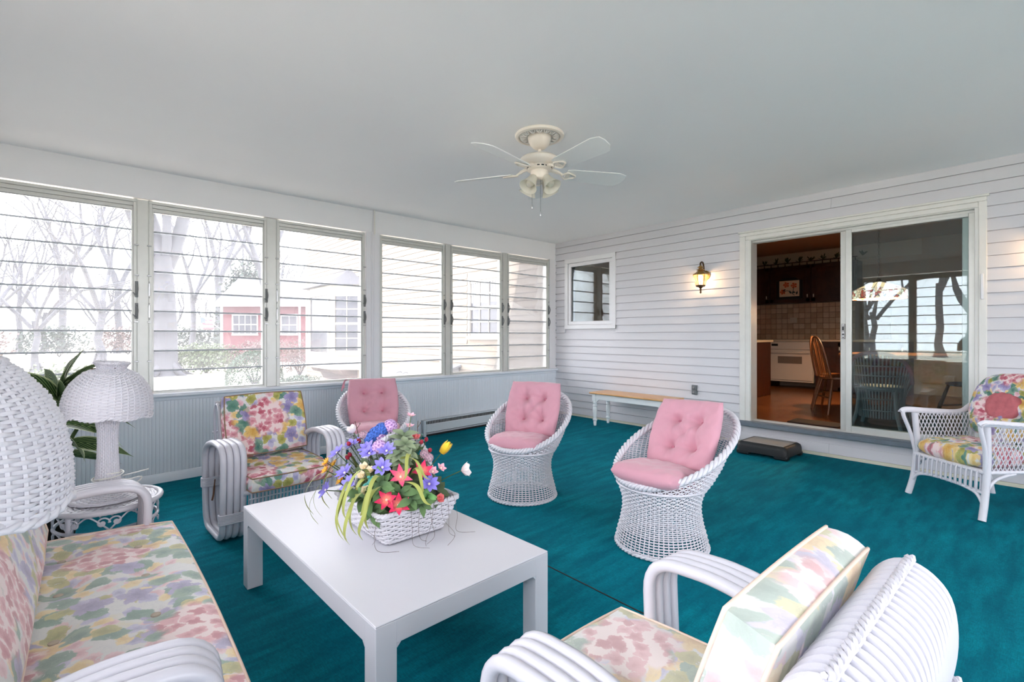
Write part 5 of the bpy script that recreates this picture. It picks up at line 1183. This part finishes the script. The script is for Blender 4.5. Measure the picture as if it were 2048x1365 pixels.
MB().box(-.02, -.002, -.365, .365, .0, .025, .002).build('trim_strip', 'oven_white', t, 30)
tag(MB().box(KX1 - .026, KX1 - .0205, 3.33, 3.45, 1.45, 1.55, .003).build('wall_plate', 'counter'), 'beige switch plate on the kitchen tiles', 'plate')
tag(MB().box(XR + .25, XR + .55, 1.52, 2.0, KZ0, KZ0 + .012, .004).build('door_mat', 'dark_mat'), 'dark mat on the wooden floor inside the sliding door', 'mat')
# dining table, chairs, pendant
t = thing('dining_table', 'oak dining table inside the sliding door', 'table', (7.35, 1.30, KZ0)); m = MB(); m.lathe([(.58, .70), (.60, .705), (.60, .725), (.585, .735), (0, .735)], 40); m.build('tabletop', 'table_wood', t, 30); MB().lathe([(.09, .0), (.06, .06), (.05, .2), (.08, .35), (.05, .55), (.12, .70)], 20).build('pedestal', 'table_wood', t, 40)
for k in range(4): MB().tube([(.05, 0, .10), (.22, 0, .07), (.36, 0, .02)], [.035, .03, .022], 8).build('foot', 'table_wood', t, 40, None, (0, 0, k * PI / 2 + .4))
def windsor(label, loc, rz):
    t = thing('windsor_chair', label, 'chair', loc, rz); M = MB()
    P = [[(.21 * math.cos(a) * s, .215 * math.sin(a) * s, z) for a in np.linspace(0, 2 * PI, 24, endpoint=False)] for s, z in ((.9, .42), (1, .43), (1, .45), (.85, .447), (.3, .438))]; m = MB(); m.grid(P, True, False); m.add(P[-1], [tuple(range(24))]); m.add(P[0][::-1], [tuple(range(24))]); m.build('seat', 'chair_oak', t, 40)
    for sx in (-1, 1):
        for sy in (-1, 1): MB().tube([(sx * .13, sy * .13, .43), (sx * .18, sy * .18, .2), (sx * .215, sy * .21, 0)], [.014, .019, .011], 8).build('leg', 'chair_oak', t, 40)
    [MB().tube([(q * .17, -.17, .2), (q * .17, .17, .2)], .01, 6).build('stretcher', 'chair_oak', t, 40) for q in (-1, 1)]
    bow = [(-.17 - .10 * math.sin(a) ** .7, .19 * math.cos(a), .44 + .50 * math.sin(a) ** .75) for a in np.linspace(0, PI, 26)]; MB().tube(bow, .012, 8).build('bow', 'chair_oak', t, 40)
    sp = []
    for k in range(7):
        y = -.135 + k * .045; a = math.acos(max(-1, min(1, y * 1.1 / .19))); MB().tube([(-.17, y, .44), (-.17 - .10 * math.sin(a) ** .7, y * 1.1, .44 + .50 * math.sin(a) ** .75)], .0065, 6).build('spindle', 'chair_oak', t, 40)
windsor('bow-back Windsor chair at the dining table, nearer the door opening', (6.96, 1.81, KZ0), math.radians(-51)); windsor('bow-back Windsor chair at the dining table, behind the other one', (7.38, 1.96, KZ0), math.radians(-90)); windsor('bow-back Windsor chair seen through the fixed door glass', (7.0, .62, KZ0), math.radians(55))
t = thing('wicker_barrel_chair', 'wicker barrel chair, toned grey as through glass, with its back against the inside of the door glass', 'chair', (6.28, 1.26, KZ0), 0); plain('wicker_glass_greyed', (150, 146, 146), .6, .1, 20); plain('cushion_pink_dim', (170, 120, 122), .8)  # greying by the door glass is put into the wicker colour
bp_ = []; m = MB()
for k in range(25):
    a = math.radians(90 + k * 7.5); h = .46 + .32 * max(0, math.cos(a - PI)) ** .6; m.tube(catmull([(.17 * math.cos(a), .18 * math.sin(a), .10), (.19 * math.cos(a), .20 * math.sin(a), .30), (.25 * math.cos(a), .26 * math.sin(a), h)], 4), .008, 6); bp_.append((.25 * math.cos(a), .26 * math.sin(a), h))
m.build('back_stakes', 'wicker_glass_greyed', t, 60)
MB().tube(catmull(bp_, 2), .02, 8).build('back_rim', 'cushion_pink_dim', t, 60)
for zz in (.18, .30, .42, .54, .64): MB().tube([(r_ * math.cos(a), r_ * 1.04 * math.sin(a), zz) for r_ in [.17 + .13 * (zz - .1)] for a in np.linspace(PI * .62, PI * 1.38, 24)], .007, 6).build('back_band', 'wicker_glass_greyed', t, 60)
MB().lathe([(0, .38), (.20, .38), (.215, .40), (.20, .43), (0, .44)], 24).build('seat', 'wicker_glass_greyed', t, 40)
for sx in (-1, 1):
    for sy in (-1, 1): MB().tube([(sx * .15, sy * .15, .38), (sx * .17, sy * .17, .15), (sx * .20, sy * .205, 0)], .018, 8).build('leg', 'wicker_glass_greyed', t, 40)
def mk_stained():
    t_ = NT('stained_glass'); vo = t_.n('TexVoronoi', feature='F1'); t_.put(vo.inputs['Vector'], t_.obj()); vo.inputs['Scale'].default_value = 28; sr = t_.n('SeparateColor'); t_.put(sr.inputs[0], vo.outputs['Color']); ve = t_.n('TexVoronoi', feature='DISTANCE_TO_EDGE'); t_.put(ve.inputs['Vector'], t_.obj()); ve.inputs['Scale'].default_value = 28
    sx = t_.n('SeparateXYZ'); t_.put(sx.inputs[0], t_.obj()); low = t_.ss(sx.outputs[2], -.05, -.065)
    col = t_.mix(low, lin(250, 206, 150), t_.mix(t_.math('GREATER_THAN', sr.outputs[0], .5), lin(226, 186, 150), t_.mix(t_.math('GREATER_THAN', sr.outputs[1], .5), lin(170, 70, 50), lin(240, 226, 196))))
    col = t_.mix(t_.math('MULTIPLY', low, t_.math('LESS_THAN', ve.outputs[0], .05)), col, (.01, .01, .01, 1)); b_ = t_.bsdf(col, .3); t_.put(b_.inputs['Emission Color'], col); b_.inputs['Emission Strength'].default_value = .55; MAT['stained_glass'] = t_.m
mk_stained()
t = thing('pendant_lamp', 'lit stained glass dome pendant over the dining table', 'lamp', (7.5, 1.52, 1.86)); m = MB()
m.lathe([(.03, .02), (.10, -.005), (.20, -.045), (.27, -.085), (.285, -.10), (.285, -.19), (.28, -.195), (.28, -.10)], 48, cap=False); m.build('glass_dome', 'stained_glass', t, 40)
MB().lathe([(0, .06), (.02, .055), (.03, .03), (.035, .018)], 16).build('cap', 'brass_dark', t, 40); m = MB()
for k in range(24): m.tube([(.010 * math.cos(a) * (1 if k % 2 else .3), .010 * math.cos(a) * (.3 if k % 2 else 1), .065 + k * .036 + .02 * math.sin(a)) for a in np.linspace(0, 2 * PI, 10, endpoint=False)], .0022, 4, True)
m.build('chain', 'brass_dark', t, 40)
for k in range(6): a = k * PI / 3; MB().tube([(.03 * math.cos(a), .03 * math.sin(a), .022), (.20 * math.cos(a), .20 * math.sin(a), -.043), (.288 * math.cos(a), .288 * math.sin(a), -.10), (.288 * math.cos(a), .288 * math.sin(a), -.19)], .003, 5).build('lead_rib', 'brass_dark', t, 40)
l = bpy.data.lights.new('pendant_light', 'POINT'); l.energy = 26; l.color = (1.0, .70, .42); l.shadow_soft_size = .06; lo = bpy.data.objects.new('pendant_light', l); C.objects.link(lo); lo.parent = t; lo.location = (0, 0, -.12)
# wooden box seen through the small fixed window
t = thing('wooden_box', 'plain wooden wall box seen through the small fixed window', 'box', (8.6, 5.13, 1.45)); MB().box(-.35, .35, -.12, .11, 0, .55, .004).build('case', 'board_wood', t, 30); MB().box(-.32, .32, -.135, -.121, .03, .52, .004).build('lid', 'board_wood', t, 30)

# ================================================================== outdoors
G = -.45
def mk_ground():
    t_ = NT('lawn'); co = t_.obj(); n1 = t_.noise(co, .35, 5.0, .6); n2 = t_.noise(co, 6.0, 4.0, .7); c1 = t_.mix(t_.ss(n1, .35, .65), lin(202, 196, 180), lin(190, 188, 166)); c2 = t_.mix(t_.ss(n2, .4, .7), c1, lin(206, 194, 174)); t_.bsdf(c2, .95, t_.bump(n2, .5, .03)); MAT['lawn'] = t_.m
mk_ground()
tag(MB().box(-60, 60, -60, 120, G - .3, G).build('lawn', 'lawn'), kind='structure')
# the house wing beyond the porch: clapboards, bay window, sash window
wing = thing('house_wing', 'cream clapboard wing of the house seen beyond the louver windows', 'house', (XR, 11, G)); WY0, WY1, WZ1 = YL + .14, 16.57, 5.9; ox, oy, oz = XR, 11.0, G
MB().box(.0, 4.5, WY0 - oy, WY1 - oy, 0, WZ1 - oz).build('wall', 'cream_siding', wing, 0)
ex = .125; k = 0
while G + .25 + k * ex < WZ1:
    z0 = G + .25 + k * ex; segs = [(WY0, WY1 - .12)]
    for (a, b, c, d) in ((6.50, 7.58, 1.10, 2.36), (12.15, 15.15, .30, 2.75)):
        if z0 + ex > c and z0 < d: segs = [q for (p, r) in segs for q in ((p, min(r, a)), (max(p, b), r)) if q[1] - q[0] > .02]
    for p, q in segs:
        o = clapboard(p - oy, q - oy, z0 - oz, ex, 0.0, -1, 'clapboard', 'cream_siding', wing, gap=.014)
    k += 1
MB().box(-.03, .1, WY1 - oy - .12, WY1 - oy + .01, 0, WZ1 - oz, .004).build('corner_board', 'cream_trim', wing, 30); MB().box(-.5, 5, WY0 - oy - .3, WY1 - oy + .4, WZ1 - oz, WZ1 - oz + .15, .01).build('eave', 'cream_trim', wing, 30)
m = MB(); m.add([(-.5, WY0 - oy - .3, WZ1 - oz + .15), (5, WY0 - oy - .3, WZ1 - oz + .15), (5, WY1 - oy + .4, WZ1 - oz + .15), (-.5, WY1 - oy + .4, WZ1 - oz + .15), (2.25, WY0 - oy - .3, WZ1 - oz + 1.6), (2.25, WY1 - oy + .4, WZ1 - oz + 1.6)], [(0, 3, 5, 4), (1, 4, 5, 2), (0, 4, 1), (2, 5, 3)]); m.build('roof', 'roof_grey', wing, 0)
def sash(parent, M, w, h, cols, rows, mat='cream_trim', double=True, name='window'):
    """window in its own plane: local x right, local y up, local z out of the wall"""
    m = MB(); f = .07; m.box(-w / 2 - f, w / 2 + f, h, h + f * 1.2, 0, .05, .004, M); m.box(-w / 2 - f * 1.3, w / 2 + f * 1.3, -f, 0, 0, .07, .004, M)
    for s in (-1, 1): m.box(s * w / 2, s * (w / 2 + f), 0, h, 0, .05, .004, M)
    o = m.build(name, mat, parent, 30); MB().box(-w / 2, w / 2, 0, h, .004, .010, 0, M).build('pane', 'window_dark', o, 0); m = MB()
    for i in range(1, cols): x = -w / 2 + w * i / cols; m.box(x - .012, x + .012, 0, h, .010, .026, 0, M)
    for i in range(1, rows): y = h * i / rows; m.box(-w / 2, w / 2, y - .012, y + .012, .010, .026, 0, M)
    if double: m.box(-w / 2, w / 2, h / 2 - .03, h / 2 + .03, .010, .035, 0, M); m.box(-w / 2, w / 2, h - .05, h, .010, .03, 0, M); m.box(-w / 2, w / 2, 0, .06, .010, .03, 0, M)
    if cols > 1 or rows > 1 or double: m.build('muntin', mat, o, 30)
    return o
def plane_M(x, y, z, ang): return T(x, y, z) @ RZ(ang) @ RX(PI / 2)            # local z (out) -> horizontal direction ang-90deg
wM = plane_M(-.005, 7.03 - oy, 1.20 - oz, -PI / 2); wn = sash(wing, wM, .82, 1.04, 3, 4)
m = MB(); m.grid([[tuple(wM @ Vector((-.40 + .022 * i, y, .012 + .006 * math.sin(i * 1.9)))) for i in range(36)] for y in (.62, .80, 1.0)], False, False); m.build('curtain', 'curtain', wn, 60)
sash(wing, plane_M(-.005, 13.3 - oy, 4.05 - oz, -PI / 2), .9, 1.3, 2, 2)
# bay window
bay = MB(); bpts = [(0, 12.2 - oy), (-.62, 12.85 - oy), (-.62, 14.45 - oy), (0, 15.1 - oy)]; bay.prism(bpts[::-1], 2.25, T(0, 0, .30 - oz)); by = bay.build('bay', 'cream_trim', wing, 0)
rp = [(.0, 12.05 - oy, 2.55 - oz), (-.82, 12.75 - oy, 2.55 - oz), (-.82, 14.55 - oy, 2.55 - oz), (.0, 15.25 - oy, 2.55 - oz), (0, 13.0 - oy, 3.05 - oz), (0, 14.3 - oy, 3.05 - oz)]
MB().add(rp, [(0, 1, 4), (1, 2, 5, 4), (2, 3, 5), (0, 3, 2, 1)]).build('bay_roof', 'roof_grey', wing, 0)
sash(wing, plane_M(-.625, 13.65 - oy, .75 - oz, -PI / 2), 1.35, 1.55, 1, 1, double=False)
dx, dy = -.62, .65; ang = math.atan2(dy, dx); sash(wing, plane_M(-.315, 12.52 - oy, .75 - oz, ang + PI) , .62, 1.55, 2, 4)
m = MB(); m.prism([(0, 0), (-.5, .0), (-.42, -.12), (-.2, -.18), (-.12, -.35), (0, -.38)], 2.2, T(0, 14.75 - oy, .30 - oz) @ RX(PI / 2)); m.build('bay_bracket', 'leaf_russet', wing, 30)
# cellar hatch
t = thing('cellar_hatch', 'pale grey sloping cellar hatch against the cream wing', 'hatch', (XR - .5, 8.75, G)); m = MB(); m.add([(-.45, -.95, 0), (.45, -.95, 0), (.45, .95, 0), (-.45, .95, 0), (-.45, -.95, .80), (.45, -.95, 1.05), (.45, .95, 1.05), (-.45, .95, .80)], [(3, 2, 1, 0), (0, 1, 5, 4), (1, 2, 6, 5), (2, 3, 7, 6), (3, 0, 4, 7)]); m.build('base', 'hatch_grey', t, 0)
for s in (-1, 1): m = MB(); m.box(-.52, .50, .01 if s > 0 else -1.0, 1.0 if s > 0 else -.01, -.01, .03, .004, T(0, 0, .925) @ RY(-math.atan2(.25, .9))); d = m.build('leaf_door', 'hatch_grey', t, 30); MB().tube(catmull([(-.36, s * .12, .85), (-.34, s * .12, .90), (-.24, s * .12, .925), (-.20, s * .12, .905)], 4), .012, 6).build('handle', 'steel', d, 40)

# red neighbour house
nb = thing('red_house', 'dark red house with grey roof and white trim across the yard', 'house', (8.5, 33.6, G), math.atan2(30.95 - 34.16, 10.28 - 6.645)); 
MB().box(-2.6, 3.6, 0, 5, 0, 3.7).build('wall', 'red_siding', nb, 0); MB().add([(-2.9, -.4, 3.62), (3.9, -.4, 3.62), (3.9, 5.4, 3.62), (-2.9, 5.4, 3.62), (-2.9, 2.5, 5.6), (3.9, 2.5, 5.6)], [(0, 1, 5, 4), (2, 3, 4, 5), (0, 4, 3), (1, 2, 5), (3, 2, 1, 0)]).build('roof', 'roof_grey', nb, 0)
MB().box(-2.95, 3.95, -.45, -.38, 3.5, 3.68).build('fascia', 'house_trim', nb, 0); MB().box(-2.62, -2.45, -.03, 0, 0, 3.6).build('corner_trim', 'house_trim', nb, 0)
for x, w, h in ((-1.05, 1.5, 1.25), (1.75, .95, 1.2)): sash(nb, T(x, 0, 1.75) @ RX(PI / 2), w, h, 4 if w > 1 else 2, 2, 'house_trim')
o = MB().box(1.2, 6.2, 5, 10, 0, 5.0).build('wall', 'red_siding', nb, 0); MB().add([(1.2, 5, 5), (6.2, 5, 5), (6.2, 10, 5), (1.2, 10, 5), (3.7, 5, 7.2), (3.7, 10, 7.2)], [(0, 1, 4), (1, 2, 5, 4), (2, 3, 5), (0, 4, 5, 3)]).build('gable', 'red_siding', nb, 0); MB().box(2.55, 2.65, -.5, -.42, 0, 3.5).build('downspout', 'house_trim', nb, 0)
fl = thing('flag', 'small striped flag on an angled pole by the red house', 'flag', (5.72, 33.9, 1.9)); MB().tube([(.6, -.3, -.35), (-.5, .2, .55)], .02, 6).build('pole', 'house_trim', fl, 40)
for k in range(6): z = .42 - .12 * k; MB().box(-.42 + .02 * k, .15 + .02 * k, .16, .18, z - .12, z, 0).build('stripe', 'flag_red' if k % 2 else 'flag_white', fl, 0)
MB().box(-.45, -.2, .155, .185, .06, .42, 0).build('canton', 'flag_blue', fl, 0)
# trees
def limb(m, p, d, L, r, depth, rnd, tips):
    pts = [p]; q = p.copy(); dd = d.copy(); n = 4 if depth < 3 else 3
    for i in range(n): dd = (dd + Vector((rnd.uniform(-.16, .16), rnd.uniform(-.16, .16), rnd.uniform(-.04, .10)))).normalized(); q = q + dd * (L / n); pts.append(q.copy())
    r1 = r * (.62 if depth else .72); m.tube([tuple(a) for a in pts], [r + (r1 - r) * i / n for i in range(n + 1)], 7 if depth < 2 else (5 if depth < 3 else 3))
    if depth >= tips: return
    for i in range(3 if depth else 3):
        a = rnd.uniform(0, 6.28); tilt = rnd.uniform(.35, .75); u = dd.orthogonal().normalized(); v = dd.cross(u); nd = (dd * math.cos(tilt) + (u * math.cos(a) + v * math.sin(a)) * math.sin(tilt)).normalized()
        st = pts[-1] if i < 2 else pts[-2]; limb(m, st, nd, L * rnd.uniform(.6, .85), r1 * rnd.uniform(.6, .85), depth + 1, rnd, tips)
def tree_meshes(seed, r0, h0, forks, tips, mat, flen):
    rnd = random.Random(seed); m = MB(); pr = [(r0 * (1.55 if z < .15 else 1.18 if z < .7 else 1) * (1 - .18 * z / h0), z) for z in (0, .15, .4, .8, h0 * .4, h0 * .7, h0)]
    m.tube([(rnd.uniform(-.05, .05) * i * .5, rnd.uniform(-.05, .05) * i * .5, z) for i, (r, z) in enumerate(pr)], [r for r, z in pr], 14)
    for k in range(5): a = k * 1.256 + rnd.uniform(0, .6); m.tube([(r0 * .8 * math.cos(a), r0 * .8 * math.sin(a), .45), (r0 * 1.5 * math.cos(a), r0 * 1.5 * math.sin(a), .10), (r0 * 2.3 * math.cos(a), r0 * 2.3 * math.sin(a), -.06)], [r0 * .35, r0 * .25, r0 * .1], 7)
    trunk = m.mesh('trunk', mat, 60); m = MB()
    for (ax, ay, az, rr) in forks: limb(m, Vector((ax * .25, ay * .25, h0 - .4)), Vector((ax, ay, az)).normalized(), flen, r0 * rr, 0, rnd, tips)
    return trunk, m.mesh('branches', mat, 60)
def tree(label, meshes, xy, rz=0.0, s=1.0, group=None):
    t = thing('bare_tree', label, 'tree', (xy[0], xy[1], G), rz, group); t.scale = (s, s, s); inst('trunk', meshes[0], t); inst('branches', meshes[1], t); return t
T1 = tree_meshes(4, .48, 4.9, [(-.15, .2, 1, .8), (.45, .1, 1, .62), (.2, -.3, 1, .4), (-.5, -.1, .8, .35)], 4, 'bark', 3.6)
T2 = tree_meshes(9, .19, 4.2, [(-.35, .1, 1, .7), (.35, .1, 1, .7), (.1, .3, 1, .5)], 4, 'bark_pale', 3.2); T3 = tree_meshes(15, .15, 2.6, [(-.5, .1, .9, .7), (.6, -.1, .9, .7), (.1, .6, .9, .5), (-.1, -.6, .7, .5)], 4, 'bark_pale', 2.6)
tree('massive old bare tree trunk forking low, in the lawn beyond the second window', T1, (2.47, 24.6), 0)
for lab, mm, xy, rz, s in (('straight bare tree standing in front of the red house', T2, (6.9, 26.6), .6, 1.1), ('bare tree with spreading limbs at the end of the sunny lawn', T3, (.75, 36.5), 1.5, 1.4), ('twin-stemmed bare tree at the far left of the lawn', T2, (-2.9, 29.5), 2.4, 1.25), ('slender bare tree between the old trunk and the red house', T2, (6.3, 44.0), 4.0, 1.1), ('low spreading bare tree behind the hedge', T3, (-1.6, 31), 3.3, .9)): tree(lab, mm, xy, rz, s)
fr = random.Random(8)
for i in range(26):
    x = -22 + i * 1.75 + fr.uniform(-.6, .6); y = 54 + fr.uniform(-6, 16); tree('distant bare tree in the wood edge behind the yard', (T2, T3)[i % 2], (x, y), fr.uniform(0, 6), fr.uniform(1.0, 1.7), 'bare trees of the distant wood edge')
for i in range(24):
    tree('bare tree outside the windows behind the sofa', (T2, T3)[i % 2], (-26 - fr.uniform(0, 16), -26 + i * 2.3), fr.uniform(0, 6), fr.uniform(1.0, 1.5), 'bare trees behind the sofa windows')
# shrubs
def foliage(seed, rx, ry, rz_, n, s, mat, shell=.55):
    r = random.Random(seed); m = MB(); lob = [(r.uniform(-.4, .4), r.uniform(-.4, .4), r.uniform(0, .35), r.uniform(.6, .8)) for _ in range(7)]
    for i in range(n):
        lx, ly, lz, lr = r.choice(lob) if shell < .9 else (0, 0, 0, 1.0); z = r.uniform(-.35, 1); a = r.uniform(0, 6.283); q = math.sqrt(max(0, 1 - z * z)); k = lr * r.uniform(shell, 1)
        p = Vector(((lx + k * q * math.cos(a)) * rx, (ly + k * q * math.sin(a)) * ry, max(.01, (lz + k * z) * rz_ + .25 * rz_))); d = Vector((r.uniform(-1, 1), r.uniform(-1, 1), r.uniform(-.2, 1))).normalized(); u = d.orthogonal().normalized() * s * r.uniform(.6, 1.2); v = d.cross(u) * .55
        m.add([tuple(p - u), tuple(p + v), tuple(p + u), tuple(p - v)], [(0, 1, 2, 3)])
    return m.mesh('foliage', mat, 0)
def shrub(name, label, xy, rx, ry, rz_, n, s, mat, shell=.55, z=G):
    t = thing(name, label, 'shrub', (xy[0], xy[1], z)); stuff(inst('foliage', foliage(hash(label) % 1000 if False else len(label) * 7, rx, ry, rz_, n, s, mat, shell), t)); m = MB()
    for k in range(6): a = k * 1.05; m.tube([(0, 0, 0), (rx * .4 * math.cos(a), ry * .4 * math.sin(a), rz_ * .6)], [.03, .012], 5)
    m.build('stems', 'bark', t, 60); return t
shrub('boxwood', 'clipped round boxwood beside the mulch bed', (4.15, 17.2), .85, .85, .95, 5200, .035, 'leaf_box', .93)
shrub('rhododendron', 'wide green rhododendron in front of the red house yard', (4.1, 25.2), 1.5, 1.0, 1.15, 3600, .07, 'leaf_bush'); shrub('russet_shrub', 'russet twiggy shrub between rhododendron and boxwood', (6.35, 25.0), 1.7, 1.0, 1.2, 3600, .05, 'leaf_russet'); shrub('juniper', 'low spreading grey green juniper at the cream wing foot', (4.5, 14.4), .75, 1.2, .5, 3600, .04, 'leaf_box'); shrub('hedge_shrub', 'low pale green hedge shrub behind the potted plant', (-.6, 14.2), 1.5, .8, .85, 4200, .045, 'leaf_bush'); shrub('brown_shrub', 'bare brown shrub at the cream wing corner', (6.6, 20.5), 1.0, .8, 1.4, 2400, .04, 'leaf_russet'); shrub('conifer', 'dark green conifer behind the red house', (9.6, 42), 2.4, 2.0, 6.5, 4200, .16, 'leaf_pine'); shrub('meadow_shrub', 'wide bright green meadow shrub across the far lawn', (-5.5, 27), 2.6, 1.0, .9, 3600, .07, 'leaf_bush')
for i in range(9): shrub('wood_shrub', 'hazy evergreen undergrowth shrub at the wood edge', (-19 + i * 4.4, 49 + (i % 3) * 3), 2.6, 1.6, 2.2, 1500, .14, 'leaf_russet' if i % 2 else 'leaf_pine')['group'] = 'undergrowth at the wood edge'
